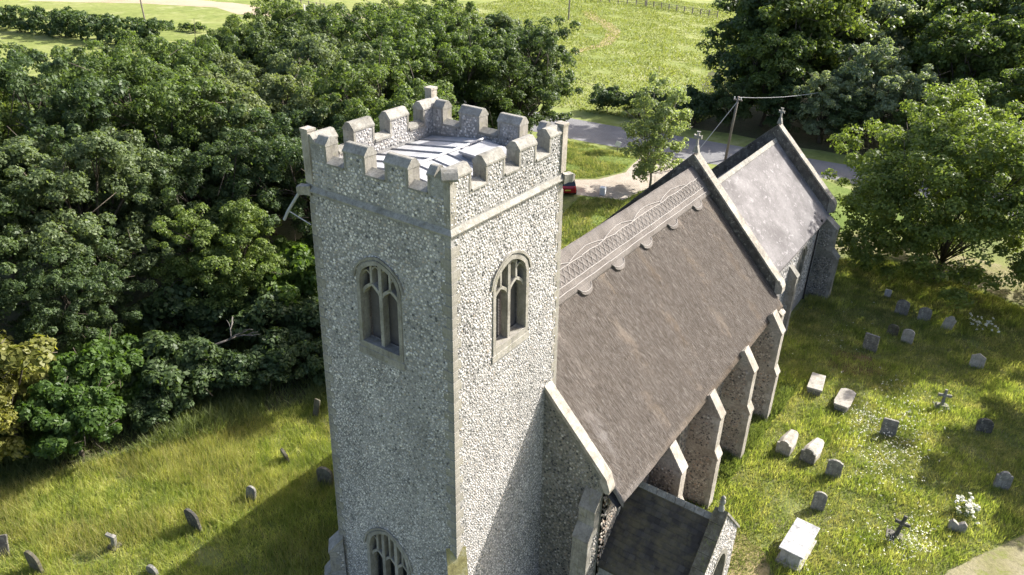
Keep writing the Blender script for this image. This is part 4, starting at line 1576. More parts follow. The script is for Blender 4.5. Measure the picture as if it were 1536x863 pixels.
oakA = make_tree(21, 15, 6.7, "oak_leaf")
oakE = make_tree(25, 15, 6.7, "grey_leaf", lobes=19, lobe_r=.34)
oakB = make_tree(22, 15, 6.7, "oak_leaf", lobes=17, lobe_r=.36)
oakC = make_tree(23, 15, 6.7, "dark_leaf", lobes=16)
oakD = make_tree(24, 14, 5.6, "lime_leaf", base=.14)
WG = "trees of the wood beside the church"
wood = [
    # x, y, rot, scale, kind, label
    (42.0, 27.5, .3, 1.0, oakC, "dark rounded tree overhanging the drive and parked car, at the wood's right edge"),
    (33.5, 32.0, 1.3, 1.07, oakA, "tall oak directly behind the far corner of the tower parapet"),
    (24.0, 25.5, 2.2, .98, oakB, "oak just behind the tower top, left of its tallest corner"),
    (16.5, 25.0, 3.9, .86, oakC, "dark oak close behind the left edge of the tower"),
    (41.5, 37.5, 4.4, 1.08, oakB, "tall oak rising to the picture's top edge beside the thin field pole"),
    (50.0, 36.5, 5.0, .95, oakE, "oak at the far right end of the wood, above the road"),
    (30.0, 41.5, .9, 1.04, oakC, "dark oak in the back row behind the tower, below the farm track"),
    (22.5, 36.5, 2.7, .92, oakE, "oak in the middle of the wood below the sandy farm track"),
    (37.5, 48.0, 3.3, 1.0, oakA, "oak at the back of the wood, right of the farm track"),
    (13.0, 34.5, 1.9, .98, oakA, "wide oak filling the middle of the left wood"),
    (5.0, 30.5, 5.4, .90, oakE, "oak with pale forked limbs beside the gap in the wood"),
    (-3.5, 31.0, .5, .92, oakC, "shaded oak at the left picture edge, above the yellow tree"),
    (4.0, 40.0, 2.9, 1.0, oakD, "oak in the upper left of the wood, below the dark hedge"),
    (-3.0, 42.0, 4.1, 1.0, oakE, "oak at the top left corner of the wood"),
    (20.5, 46.0, 1.1, .95, oakB, "oak on the far edge of the wood below the thin left pole"),
    (11.5, 44.5, 3.6, .93, oakC, "dark oak along the far edge of the left wood, below the sunlit field"),
    (9.0, 24.0, 4.8, .66, oakD, "small oak low down between the tower and the wood's gap"),
    (29.0, 52.0, 5.9, .9, oakD, "oak at the top of the wood touching the sandy track"),
    (-10.0, 34.0, 2.0, .95, oakB, "oak partly cut off by the left picture edge"),
    (11.5, 28.5, .1, .80, oakC, "dark middle-sized oak two trees left of the tower's belfry window"),
    (1.5, 26.8, 1.6, .58, oakC, "small dark oak above the rounded bush at the edge of the grass"),
    (17.5, 30.5, 3.0, .95, oakE, "oak left of the tower's battlements, its crown level with them"),
    (27.5, 34.0, 4.2, 1.02, oakE, "oak behind the left battlements of the tower"),
    (8.0, 37.0, 5.1, 1.0, oakC, "dark oak in the heart of the left wood"),
    (37.0, 29.5, 5.6, .95, oakB, "oak behind the right half of the tower's battlements"),
    (46.5, 31.5, 2.4, .9, oakC, "dark oak at the right end of the wood, beside the meadow"),
    (45.5, 42.0, 1.2, 1.0, oakA, "oak at the top of the wood, left of the meadow path"),
    (33.0, 46.0, .6, 1.05, oakB, "oak in the back row of the wood behind the tower"),
    (15.3, 13.9, 2.2, .68, oakC, "small dark tree hidden behind the tower, its shade lying along the wood's edge"),
    (-7.0, 38.0, 3.3, .95, oakA, "oak in the second row at the left picture edge"),
    (26.5, 45.0, 2.0, .9, oakC, "dark oak in the back row just below the sandy track"),
]
for i, (x_, y_, rt_, sc, kd, lb) in enumerate(wood):
    place_tree(kd, x_, y_, rt_, sc, lb, group=WG, zsc=sc * (1.08 if x_ < 14 and y_ > 33 else 1.0))

bushA = make_tree(31, 4.2, 2.4, "bright_leaf", leaf=.13, lobes=12, sub=14, per=95, base=.08, sub_r=.42, trunk_r=.10)
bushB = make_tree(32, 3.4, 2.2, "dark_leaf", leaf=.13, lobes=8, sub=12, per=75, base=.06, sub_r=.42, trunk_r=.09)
bushY = make_tree(33, 6.5, 2.5, "yellow_leaf", leaf=.14, lobes=10, sub=12, per=85, base=.12, sub_r=.45, trunk_r=.12)
for x_, y_, rt_, sc, kd, nm, lb in [
    (-5.4, 22.3, 3.0, .80, bushY, "yellowing_tree", "smaller yellow-leaved shrub at the left picture edge, below the taller yellow tree"),
    (-2.2, 20.9, .4, .95, bushA, "bush", "bright green rounded bush at the edge of the long grass"),
    (-3.7, 23.9, 1.4, 1.18, bushY, "yellowing_tree", "tall yellow-leaved young tree at the left picture edge"),
    (.6, 22.6, 2.2, 1.05, bushA, "bush", "green bush behind the bright rounded bush, deeper in the wood"),
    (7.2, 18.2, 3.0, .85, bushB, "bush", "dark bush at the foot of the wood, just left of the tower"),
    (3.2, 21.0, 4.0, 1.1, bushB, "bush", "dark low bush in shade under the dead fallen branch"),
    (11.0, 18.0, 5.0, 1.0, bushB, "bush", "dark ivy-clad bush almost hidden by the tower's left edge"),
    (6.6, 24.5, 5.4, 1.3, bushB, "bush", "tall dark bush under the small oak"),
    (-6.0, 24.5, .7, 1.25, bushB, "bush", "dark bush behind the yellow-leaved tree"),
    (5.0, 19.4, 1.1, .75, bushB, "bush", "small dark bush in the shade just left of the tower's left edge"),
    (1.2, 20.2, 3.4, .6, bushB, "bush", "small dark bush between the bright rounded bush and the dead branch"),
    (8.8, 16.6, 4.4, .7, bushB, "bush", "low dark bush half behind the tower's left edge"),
    (9.4, 20.6, 5.9, 1.2, bushB, "bush", "dark spreading bush left of the tower, above the low half-hidden one"),
    (12.5, 22.0, 2.5, 1.35, bushA, "bush", "bright bush in a sunlit gap left of the belfry window"),
]:
    place_tree(kd, x_, y_, rt_, sc, lb, "bush" if nm == "bush" else "tree", nm, "bushes along the wood's edge" if nm == "bush" else None)

# birch
birch = make_tree(41, 10.6, 3.3, "pale_leaf", leaf=.11, lobes=22, sub=13, per=62, bark="grey_bark", base=.02, sub_r=.42, trunk_r=.13, lobe_r=.36, squash=1.2)
place_tree(birch, 47.2, 15.4, .5, 1.0, "slender pale birch between the road and the nave ridge", "tree", "birch_tree")

# big churchyard tree on the right
lime = make_tree(51, 13.4, 8.6, "lime_leaf", leaf=.115, lobes=54, sub=22, per=125, base=-.05, sub_r=.66, lobe_r=.33, trunk_r=.26, off=(.5, -1.3), asp=1.35, skirt=.72)
place_tree(lime, 43.2, -9.0, 0.0, 1.0, "broad lime-green tree at the right, shading the headstones by the chancel", "tree", "churchyard_tree")
limeB = make_tree(52, 9.5, 5.0, "lime_leaf", leaf=.2, lobes=14, sub=14, per=80, base=.12, sub_r=.7, trunk_r=.25)
place_tree(limeB, 32.0, -20.5, 0.6, 1.0, "tree just past the right edge whose shade darkens the churchyard's right corner", "tree", "churchyard_tree")

# woodland across the road
farA = make_tree(61, 16, 6.5, "dark_leaf", leaf=.22, lobes=15, sub=17, per=80, base=.04, sub_r=.85)
farB = make_tree(62, 13, 5.5, "silver_leaf", leaf=.20, lobes=14, sub=16, per=80, base=.06, sub_r=.7)
farC = make_tree(63, 15, 6.5, "oak_leaf", leaf=.22, lobes=15, sub=17, per=80, base=.05, sub_r=.85)
for x_, y_, rt_, sc, kd, lb in [
    (79.5, 18.0, .2, 1.05, farA, "tall dark tree across the road beside the meadow, right of the telegraph pole"),
    (74.5, 14.5, 1.2, .80, farC, "green tree across the road behind the telegraph pole"),
    (80.0, 14.0, 2.0, 1.2, farC, "tall green tree in the far wood at the picture's top edge"),
    (72.0, 7.2, 3.1, .62, farB, "feathery grey-green tree above the chancel gable cross"),
    (77.0, 5.0, 4.0, .86, farB, "pale feathery tree in the far wood, behind the slim pole"),
    (73.0, 0.8, 5.2, .72, farB, "low spreading grey-green tree above the big churchyard tree"),
    (88.0, 9.0, .8, 1.2, farB, "pale yellow-green tree high in the far wood"),
    (82.0, -4.0, 1.7, 1.0, farC, "green tree in the upper right, beyond the big churchyard tree"),
    (73.5, -6.5, 2.6, .62, farC, "green tree at the roadside behind the big churchyard tree"),
    (92.0, 0.0, 3.5, 1.15, farC, "green tree at the top of the far wood, right side"),
    (92.0, 15.0, 4.5, 1.2, farA, "dark tree rising out of the picture beyond the meadow's edge"),
    (88.0, -10.0, 5.5, 1.1, farA, "dark tree near the picture's top right corner"),
    (76.0, -13.0, .6, .85, farC, "green tree by the right picture edge beyond the churchyard tree"),
    (98.0, 10.0, 1.5, 1.3, farA, "dark tree at the back of the far wood"),
    (100.0, -6.0, 1.9, 1.3, farC, "green tree at the back of the far wood, top right"),
    (70.5, 16.8, 2.9, .38, farA, "dark shrubby tree at the road's far edge near the telegraph pole"),
    (71.5, 11.5, 3.9, .42, farA, "dark shrubby tree at the road's far edge behind the nave gable cross"),
    (71.5, 5.0, 4.6, .40, farA, "dark shrubby tree at the road's far edge behind the chancel gable"),
    (71.0, -2.0, 5.3, .42, farC, "shrubby tree at the road's far edge beside the churchyard tree"),
]:
    place_tree(kd, x_, y_, rt_, sc, lb, group="trees of the wood across the road", name="woodland_tree")
hb = make_tree(71, 3.2, 2.6, "dark_leaf", leaf=.15, lobes=8, sub=10, per=60, base=.05, sub_r=.5, trunk_r=.08)
for x_, y_, rt_, sc, lb in [
    (69.5, 24.0, .3, 1.05, "dark roadside bush behind the birch top"),
    (69.0, 27.5, 1.3, .95, "roadside bush left of the birch at the meadow's edge"),
    (68.5, 31.5, 2.2, .9, "roadside bush beside the wood's right end at the meadow's edge"),
    (70.5, 21.0, 3.1, 1.2, "tall roadside bush right of the birch, at the meadow's corner"),
]:
    place_tree((hb[0], hb[1]), x_, y_, rt_, sc, lb, "bush", "roadside_bush", "bushes between road and meadow")
# far hedge top left, as a row of bushes that reads as one hedge
r_ = np.random.default_rng(5)
cen, rad = [], []
for k in range(260):
    f = r_.random()
    p = Vector((49.3, 156, 0)).lerp(Vector((59.1, 108.3, 0)), f)
    cen.append((p.x + r_.normal(0, 1.1), p.y + r_.normal(0, .6), .4 + 3.4 * r_.random()))
    rad.append(r_.uniform(.5, 1.0))
V_, F_ = leaf_cloud(np.array(cen), np.array(rad), 60, .26, 77)
hg = thing("hedge", "long dark hedge along the field at the picture's top left", "hedge")
V_ -= np.array(hg.location)
link("foliage", np_mesh("foliage", V_, F_, "dark_leaf"), hg)
cen, rad = [], []
for k in range(90):
    f = r_.random()
    p = Vector((64.8, 151.8, 0)).lerp(Vector((72.1, 116.6, 0)), f)
    cen.append((p.x + r_.normal(0, .5), p.y + r_.normal(0, .5), .3 + .8 * r_.random()))
    rad.append(r_.uniform(.3, .6))
V_, F_ = leaf_cloud(np.array(cen), np.array(rad), 50, .22, 78)
hg = thing("hedge", "thin low hedge across the sunlit field by the thin left pole", "hedge")
V_ -= np.array(hg.location)
link("foliage", np_mesh("foliage", V_, F_, "oak_leaf"), hg)

# dead branch lying in the wood's shade
db = MB()
r_ = random.Random(4)
def branch(p, d, L, rad_, depth):
    e = p + d * L
    m_ = p.lerp(e, .5) + Vector((r_.uniform(-.1, .1), r_.uniform(-.1, .1), r_.uniform(0, .12))) * L
    db.tube([p, m_, e], [rad_, rad_ * .8, rad_ * .5], 5)
    if depth:
        for _ in range(3):
            d2 = (d + Vector((r_.uniform(-.7, .7), r_.uniform(-.7, .7), r_.uniform(-.15, .35)))).normalized()
            branch(m_.lerp(e, r_.random()), d2, L * .62, rad_ * .55, depth - 1)
branch(Vector((0, 0, 0)), Vector((.9, -.3, .1)).normalized(), 1.6, .08, 2)
dbo = db.build("dead_branch", "dead_wood", None, True, (PX(5.0), PY(20.6), 2.6))
tag(dbo, "bare grey dead branch poking out of the bushes left of the tower", "branch")


# ==================================================================
#  GRASS
# ==================================================================
def blades(n_, sampler, hmin, hmax, wid, lean, seed):
    r_ = np.random.default_rng(seed)
    P = sampler(r_, n_)
    n_ = len(P)
    h_ = r_.uniform(hmin, hmax, n_) * (0.55 + .9 * P[:, 2])
    a = r_.random(n_) * 2 * pi
    w_ = wid * r_.uniform(.6, 1.4, n_)
    l_ = lean * r_.random(n_) * h_
    b = r_.random(n_) * 2 * pi
    p0 = np.stack([P[:, 0] - np.cos(a) * w_, P[:, 1] - np.sin(a) * w_, np.full(n_, .0)], 1)
    p1 = np.stack([P[:, 0] + np.cos(a) * w_, P[:, 1] + np.sin(a) * w_, np.full(n_, .0)], 1)
    p2 = np.stack([P[:, 0] + np.cos(b) * l_, P[:, 1] + np.sin(b) * l_, h_], 1)
    return np.stack([p0, p1, p2], 1).reshape(-1, 3), np.arange(3 * n_).reshape(-1, 3)


def vnoise(x_, y_, sc, seed):
    """cheap smooth 2D noise 0..1"""
    r_ = np.random.default_rng(seed)
    s_ = np.zeros_like(x_)
    for k in range(6):
        a = r_.random() * 2 * pi
        f = sc * r_.uniform(.6, 2.2)
        s_ += np.sin((x_ * np.cos(a) + y_ * np.sin(a)) * f + r_.random() * 6.28)
    return np.clip(.5 + s_ / 7, 0, 1)


def pip(poly, x_, y_):
    ins = np.zeros(x_.size, bool)
    n_ = len(poly)
    for i in range(n_):
        x1, y1 = poly[i]
        x2, y2 = poly[(i + 1) % n_]
        c_ = ((y1 > y_) != (y2 > y_)) & (x_ < (x2 - x1) * (y_ - y1) / (y2 - y1 + 1e-12) + x1)
        ins ^= c_
    return ins


def poly_sampler(poly, nscale, nseed, thr=0.0, excl=()):
    xs2 = [p[0] for p in poly]
    ys2 = [p[1] for p in poly]

    def f(r_, n_):
        x_ = r_.uniform(min(xs2), max(xs2), n_ * 2)
        y_ = r_.uniform(min(ys2), max(ys2), n_ * 2)
        ok = pip(poly, x_, y_)
        for e in excl:
            ok &= ~pip(e, x_, y_)
        nz = vnoise(x_, y_, nscale, nseed)
        ok &= (nz > thr) | (r_.random(x_.size) < .25)
        x_, y_, nz = x_[ok][:n_], y_[ok][:n_], nz[ok][:n_]
        return np.stack([x_, y_, nz], 1)
    return f


def grass(name, mat, poly, n_, hmin, hmax, wid, lean, seed, nscale=1.2, thr=.3, excl=()):
    V_, F_ = blades(n_, poly_sampler(PP(poly), nscale, seed, thr, [foot] + [PP(e) for e in excl]), hmin, hmax, wid, lean, seed + 100)
    o_ = link(name, np_mesh(name, V_, F_, mat))
    o_['kind'] = 'stuff'
    return o_


foot = [(-.6, -.6), (4.4, -.6), (4.4, -3.3), (23.4, -3.0), (23.4, -1.9), (38.6, -1.9), (38.6, 7), (23.4, 8.3), (4.4, 8.3), (4.4, 6), (-.6, 6)]
left = [(-16, 6.5), (4, 6.5), (5, 8.4), (14, 8.6), (14, 12), (7, 15.4), (3, 17.4), (-1, 19.6), (-5, 21.2), (-16, 24)]
grass("long_grass", "long_grass", left, 170000, .14, .46, .014, .9, 301, 1.3, .0)
grass("grass_stems", "seed_grass", left, 42000, .4, .75, .010, .6, 311, 1.0, .5)
grass("woodland_undergrowth", "weed", [(-12, 25), (-1, 18.9), (6.4, 14.9), (13, 12), (20, 15), (20, 26), (4, 30), (-12, 32)], 80000, .2, .8, .03, 1.0, 302, .9, .35)
dry = [(9.6, -5.0), (10.6, -4.7), (11.3, -5.4), (11.6, -6.4), (11.2, -7.2), (10.6, -7.7), (9.8, -8.3), (8.4, -9.2), (6, -8.8), (5.5, -6.8), (8, -6.6)]
pth = [(12.6, -13.2), (14.6, -13.75), (16.3, -14.7), (18.6, -16.0), (24, -19), (24, -24), (8, -24), (9.5, -15)]
plot = [(26.0, -4.6), (29.2, -4.8), (30.3, -7.0), (29.6, -9.0), (27.4, -9.0), (26.0, -6.6)]
right = [(9, -3.4), (24, -3.2), (24, -2.2), (42, -2), (45, -4), (44, -9), (42, -16), (34, -22), (16, -20), (9, -14), (8.5, -9)]
grass("churchyard_grass", "turf_grass", right, 240000, .05, .20, .017, 1.0, 303, 1.2, .0, (dry, pth))
grass("churchyard_tussocks", "long_grass", right, 60000, .14, .36, .016, .8, 304, 1.6, .52, (dry, pth))
grass("dry_patch_tufts", "turf_grass", dry, 5500, .04, .14, .016, 1.1, 315, 2.2, .45)
grass("dry_grass", "meadow_grass", dry, 7000, .03, .10, .02, 1.2, 305, 1.6, .3)
grass("bank_grass", "turf_grass", [(12, 8.7), (48, 8.7), (46.8, 15.6), (43.1, 16.0), (41.8, 19.4), (34, 18), (20, 13), (12, 12)], 45000, .12, .40, .035, .9, 306, .9, .3)
grass("verge_grass", "turf_grass", [(44.3, 23.4), (46.7, 21.0), (50, 19.7), (54.5, 20.6), (55.3, 25), (55, 30), (48, 28)], 14000, .08, .3, .035, .9, 307, .9, .3)
grass("meadow_grass", "meadow_grass", [(66.5, 33), (68.5, 21), (84, 19), (120, 26), (170, 36), (170, 100), (110, 98), (66, 62)], 80000, .12, .34, .09, 1.2, 308, .5, .1)
grass("wall_weeds", "weed", [(9.4, -4.4), (24, -4.9), (24, -3.0), (9.4, -3.2)], 12000, .15, .6, .04, .9, 309, 1.5, .4)


def flowers(name, spots, seed, dens=105, size=.024):
    r_ = np.random.default_rng(seed)
    Ps = []
    for (x_, y_, rx, ry, k_) in spots:
        n_ = int(k_ * dens)
        Ps.append(np.stack([x_ + r_.normal(0, rx, n_), y_ + r_.normal(0, ry, n_), r_.uniform(.15, .42, n_)], 1))
    P = np.concatenate(Ps)
    P[:, 0], P[:, 1] = PX(P[:, 0]), PY(P[:, 1])
    ok = ~pip(foot, P[:, 0], P[:, 1])
    P = P[ok]
    V_, F_ = leaf_cloud(P, np.full(len(P), .05), 3, size, seed + 1, up_bias=1.2, aspect=.9)
    o_ = link(name, np_mesh(name, V_, F_, "petal"))
    o_['kind'] = 'stuff'


grass("dry_stems", "seed_grass", right, 16000, .12, .34, .009, .8, 321, 1.4, .5, (dry, pth))
flowers("daisies", [(22.8, -8.6, 1.0, .5, 1.2), (21.0, -10.4, 1.6, .9, 2.0), (15.6, -12.4, .9, .35, 1.3), (14.6, -11.6, .8, .5, .5), (24.5, -10.5, 1.3, .7, 1.0),
                    (19.5, -10.2, 1.5, .8, .7), (26.5, -9.2, 1.4, .6, .4), (30, -6, 3, 1.4, .25), (13.6, -10.0, 1.2, .7, .35), (11.2, -8.8, .5, .3, .12)], 401)


# ==================================================================
#  GRAVESTONES
# ==================================================================
def outline(kind, w_, h_):
    a = w_ / 2
    if kind == 'round':
        return [(-a, -.25), (a, -.25), (a, h_ - a * .75)] + [(a * cos(t_), h_ - a * .75 + a * .75 * sin(t_)) for t_ in np.linspace(0, pi, 9)[1:-1]] + [(-a, h_ - a * .75)]
    if kind == 'square':
        return [(-a, -.25), (a, -.25), (a, h_ - .04), (a - .04, h_), (-a + .04, h_), (-a, h_ - .04)]
    if kind == 'shoulder':
        s_ = a * .65
        return [(-a, -.25), (a, -.25), (a, h_ - .22), (s_, h_ - .20)] + [(s_ * cos(t_), h_ - .20 + .20 * sin(t_)) for t_ in np.linspace(0, pi, 7)[1:-1]] + [(-s_, h_ - .20), (-a, h_ - .22)]
    if kind == 'gable':
        return [(-a, -.25), (a, -.25), (a, h_ - .22), (0, h_), (-a, h_ - .22)]
    if kind == 'ogee':
        return [(-a, -.25), (a, -.25), (a, h_ - .12), (a * .8, h_ - .10), (a * .45, h_ - .02), (0, h_), (-a * .45, h_ - .02), (-a * .8, h_ - .10), (-a, h_ - .12)]


def bevel_mesh(mb_, name, mat, b_=.02):
    me = mb_.mesh(name, mat)
    bm = bmesh.new()
    bm.from_mesh(me)
    bmesh.ops.remove_doubles(bm, verts=bm.verts, dist=1e-5)
    eds = [e for e in bm.edges if len(e.link_faces) == 2 and e.calc_face_angle(0) > .6]
    bmesh.ops.bevel(bm, geom=eds, offset=b_, segments=2, affect='EDGES', profile=.6)
    bm.to_mesh(me)
    bm.free()
    return me


def headstone(x_, y_, kind, w_, h_, th_, mat, label, rot=0.0, tilt=(0, 0), name="headstone", cat="headstone"):
    m_ = MB().prism(outline(kind, w_, h_), (-th_ / 2, 0, 0), Y, Z, X, th_)
    o_ = link(name, bevel_mesh(m_, name, mat, .018))
    o_.location = (PX(x_), PY(y_), 0)
    o_.rotation_euler = (tilt[0], tilt[1], rot)
    tag(o_, label, cat)
    return o_


def grave_cross(x_, y_, h_, mat, label, rot=0.0, tilt=(0, 0), span=.6, base=True):
    t_ = thing("grave_cross", label, "cross", (x_, y_, 0), rot)
    t_.rotation_euler = (tilt[0], tilt[1], rot)
    a = .065
    za = h_ * .68
    pr_ = [(-a * 1.3, .18), (a * 1.3, .18), (a, za - a), (span / 2, za - a * 1.2), (span / 2, za + a * 1.2), (a, za + a), (a * 1.1, h_), (-a * 1.1, h_), (-a, za + a), (-span / 2, za + a * 1.2), (-span / 2, za - a * 1.2), (-a, za - a)]
    m_ = MB().prism(pr_, (-.06, 0, 0), Y, Z, X, .12)
    link("cross", bevel_mesh(m_, "cross", mat, .012), t_)
    if base:
        link("plinth", bevel_mesh(MB().box((0, 0, .0), (.42, .55, .40)), "plinth", mat, .03), t_)
        link("plinth_step", bevel_mesh(MB().box((0, 0, -.05), (.62, .8, .30)), "plinth_step", mat, .03), t_)
    return t_


# right-hand churchyard
ct = thing("chest_tomb", "big white chest tomb with a stained flat top slab beside the porch", "tomb", (11.95, -8.42, 0), -.05)
link("chest", bevel_mesh(MB().box((0, 0, .33), (1.95, .82, .9)), "chest", "grave_white", .02), ct)
link("ledger_slab", bevel_mesh(MB().box((0, 0, .83), (2.18, 1.02, .11)), "ledger_slab", "stained_white", .025), ct)
link("plinth", bevel_mesh(MB().box((0, 0, .02), (2.2, 1.05, .24)), "plinth", "grave_pale", .03), ct)

headstone(15.0, -8.42, 'round', .58, .95, .13, "grave_grey", "leaning round-topped headstone on its own above the white chest tomb", .25, (.05, .16))
headstone(17.65, -8.4, 'ogee', .70, .98, .14, "grave_grey", "dark square-shouldered headstone right of the two coffin-shaped graves", .12, (0, .05))


def body_grave(x_, y_, rot, label, mat):
    t_ = thing("body_stone_grave", label, "grave", (x_, y_, 0), rot)
    m_ = MB().prism(outline('shoulder', .72, .85), (-.07, 0, 0), Y, Z, X, .14)
    link("headstone", bevel_mesh(m_, "headstone", mat, .018), t_)
    b_ = MB()
    vs = []
    for (xx_, hw, hh) in ((.12, .36, .52), (.75, .40, .50), (1.75, .26, .40)):
        vs += [(xx_, -hw, -.2), (xx_, -hw, hh - .14), (xx_, -hw * .55, hh), (xx_, hw * .55, hh), (xx_, hw, hh - .14), (xx_, hw, -.2)]
    fs = [(6 * i + k, 6 * i + (k + 1) % 6, 6 * i + 6 + (k + 1) % 6, 6 * i + 6 + k) for i in range(2) for k in range(6)] + [tuple(range(6)), tuple(range(12, 18))]
    b_.add(vs, fs)
    link("coped_slab", bevel_mesh(b_, "coped_slab", "grave_pale", .015), t_)
    return t_


body_grave(17.85, -5.98, .0, "coffin-shaped grave slab with headstone, nearest the nave buttress", "grave_pale")
body_grave(17.95, -7.12, -.06, "coffin-shaped grave slab with dark headstone, between the buttress one and the square headstone", "grave_grey")


def ledger(x_, y_, rot, pts, label, mat):
    t_ = thing("ledger_tomb", label, "tomb", (x_, y_, 0), rot)
    m_ = MB().prism(pts, (0, 0, .34), X, Y, Z, .14)
    link("slab", bevel_mesh(m_, "slab", mat, .03), t_)
    c_ = [(p[0] * .88, p[1] * .85) for p in pts]
    link("base", bevel_mesh(MB().prism(c_, (0, 0, -.2), X, Y, Z, .54), "base", "grave_grey", .02), t_)


ledger(24.5, -5.7, .12, [(-.85, -.42), (.85, -.38), (.85, .38), (-.85, .42)], "flat oblong ledger slab nearest the nave's last buttress", "grave_pale")
ledger(23.9, -7.35, .0, [(-.95, -.36), (-.6, -.44), (.75, -.42), (.95, -.2), (.95, .2), (.75, .42), (-.6, .44), (-.95, .36)], "flat ledger slab with a rounded end, alone in the grass", "grave_pale")
headstone(22.5, -9.85, 'square', .75, .95, .16, "grave_grey", "grey square headstone leaning among white daisies", .15, (0, .14))
grave_cross(26.8, -11.7, 1.15, "grave_grey", "pale stone cross standing right of the daisies", .3, (0, .05), .68)
headstone(25.8, -13.8, 'round', .78, .78, .18, "grave_dark", "dark rounded headstone beside the shaded grass at the right", .3, (0, .12))
headstone(32.3, -12.7, 'gable', .78, .95, .14, "grave_pale", "pale pointed headstone alone at the edge of the tree's shade", .1, (0, .1))
headstone(30.5, -7.2, 'square', .85, 1.15, .15, "grave_grey", "tall grey square headstone by the bare earth plot in the shade", -.1, (0, -.05))
headstone(33.1, -7.95, 'round', .66, .85, .12, "moss_stone", "small mossy round headstone left of the pale twin in the shade", .1)
headstone(32.8, -8.85, 'round', .70, .98, .13, "grave_pale", "pale buff round-topped headstone in the tree's shade", .0)
headstone(36.4, -7.85, 'round', .82, 1.1, .14, "grave_grey", "grey round headstone farthest from the porch, nearest the chancel end", .0)
headstone(36.5, -9.2, 'round', .78, .92, .14, "grave_grey", "low grey round headstone second from the chancel end in the back row", .15, (0, .12))
headstone(36.1, -10.55, 'shoulder', .66, 1.0, .12, "grave_pale", "pale leaning headstone third in the back row under the tree", .2, (.22, .1))
headstone(38.5, -6.6, 'square', .45, .55, .12, "grave_white", "small white marker stone beside the chancel in deep shade", .1)
headstone(21.5, -15.0, 'shoulder', .72, 1.0, .15, "grave_grey", "round-headed grey headstone in shade near the right picture edge", .4, (0, .05))
t_ = thing("headstone", "small white twin-peaked headstone with white flowers behind it", "headstone", (17.3, -13.7, 0), .25)
m_ = MB().prism([(-.34, -.2), (.34, -.2), (.36, .42), (.24, .58), (.10, .50), (0, .40), (-.10, .50), (-.24, .58), (-.36, .42)], (-.10, 0, 0), Y, Z, X, .2)
link("stone", bevel_mesh(m_, "stone", "grave_pale", .03), t_)
grave_cross(15.3, -11.62, 1.28, "grave_dark", "dark stone cross on a stepped base among daisies near the path", .1, (.12, .06), .62)


def bouquet(x_, y_, n_, rx, label, seed):
    r_ = np.random.default_rng(seed)
    t_ = thing("flower_clump", label, "flowers", (x_, y_, 0))
    P = np.stack([r_.normal(0, rx, n_), r_.normal(0, rx, n_), r_.uniform(.25, .75, n_)], 1)
    V_, F_ = leaf_cloud(P, np.full(n_, .07), 7, .05, seed, up_bias=.9, aspect=.9)
    link("blooms", np_mesh("blooms", V_, F_, "petal"), t_)["kind"] = "stuff"
    P[:, 2] *= .7
    V_, F_ = leaf_cloud(P, np.full(n_, .14), 8, .06, seed + 1, up_bias=.4)
    link("leaves", np_mesh("leaves", V_, F_, "weed"), t_)


bouquet(18.55, -13.85, 42, .32, "white flowering clump behind the small white headstone", 21)
bouquet(37.4, -12.4, 34, .42, "white flowers on a grave under the big churchyard tree", 22)

# left-hand churchyard
headstone(-1.85, 12.6, 'round', .80, 1.2, .13, "grave_dark", "tall dark rounded headstone alone in the long grass left of the tower", .05, (.0, -.10))
headstone(-6.85, 15.6, 'round', .85, 1.15, .13, "moss_stone", "mossy rounded headstone in the bottom left corner", .1, (0, -.05))
headstone(.65, 12.2, 'round', .5, .72, .12, "grave_grey", "small half-buried headstone between the tall dark one and the tower", .2, (.1, .1))
headstone(3.3, 12.9, 'round', .6, .85, .13, "moss_stone", "mossy headstone leaning in yellow grass near the wood, left of the tower", -.3, (.15, -.25))
headstone(3.25, 10.25, 'round', .86, 1.0, .16, "moss_stone", "dark mossy headstone right beside the tower's left edge", .2, (0, .0))
headstone(-7.4, 17.6, 'square', .8, .9, .14, "grave_dark", "dark leaning slab at the left picture edge beside the wood", .9, (.0, .45))
headstone(-4.3, 11.85, 'round', .6, .5, .14, "grave_grey", "grey top of a sunken headstone at the bottom picture edge", .1)
headstone(6.4, 14.4, 'square', .35, 1.1, .10, "moss_stone", "narrow grey stone post at the wood's foot beside the tower", .2, (.15, .1), "stone_post", "post")
# broken cross, leaning
t_ = thing("broken_cross", "broken leaning stone cross in the long grass at the left", "cross", (-4.4, 14.4, 0), .3)
t_.rotation_euler = (.30, -.15, .3)
link("shaft", bevel_mesh(MB().box((0, 0, .35), (.16, .18, 1.1)), "shaft", "grave_grey", .02), t_)
link("arm", bevel_mesh(MB().box((0, .14, .78), (.145, .42, .15)), "arm", "grave_grey", .02), t_)
link("plinth", bevel_mesh(MB().box((0, 0, .0), (.42, .42, .3)), "plinth", "moss_stone", .03), t_)

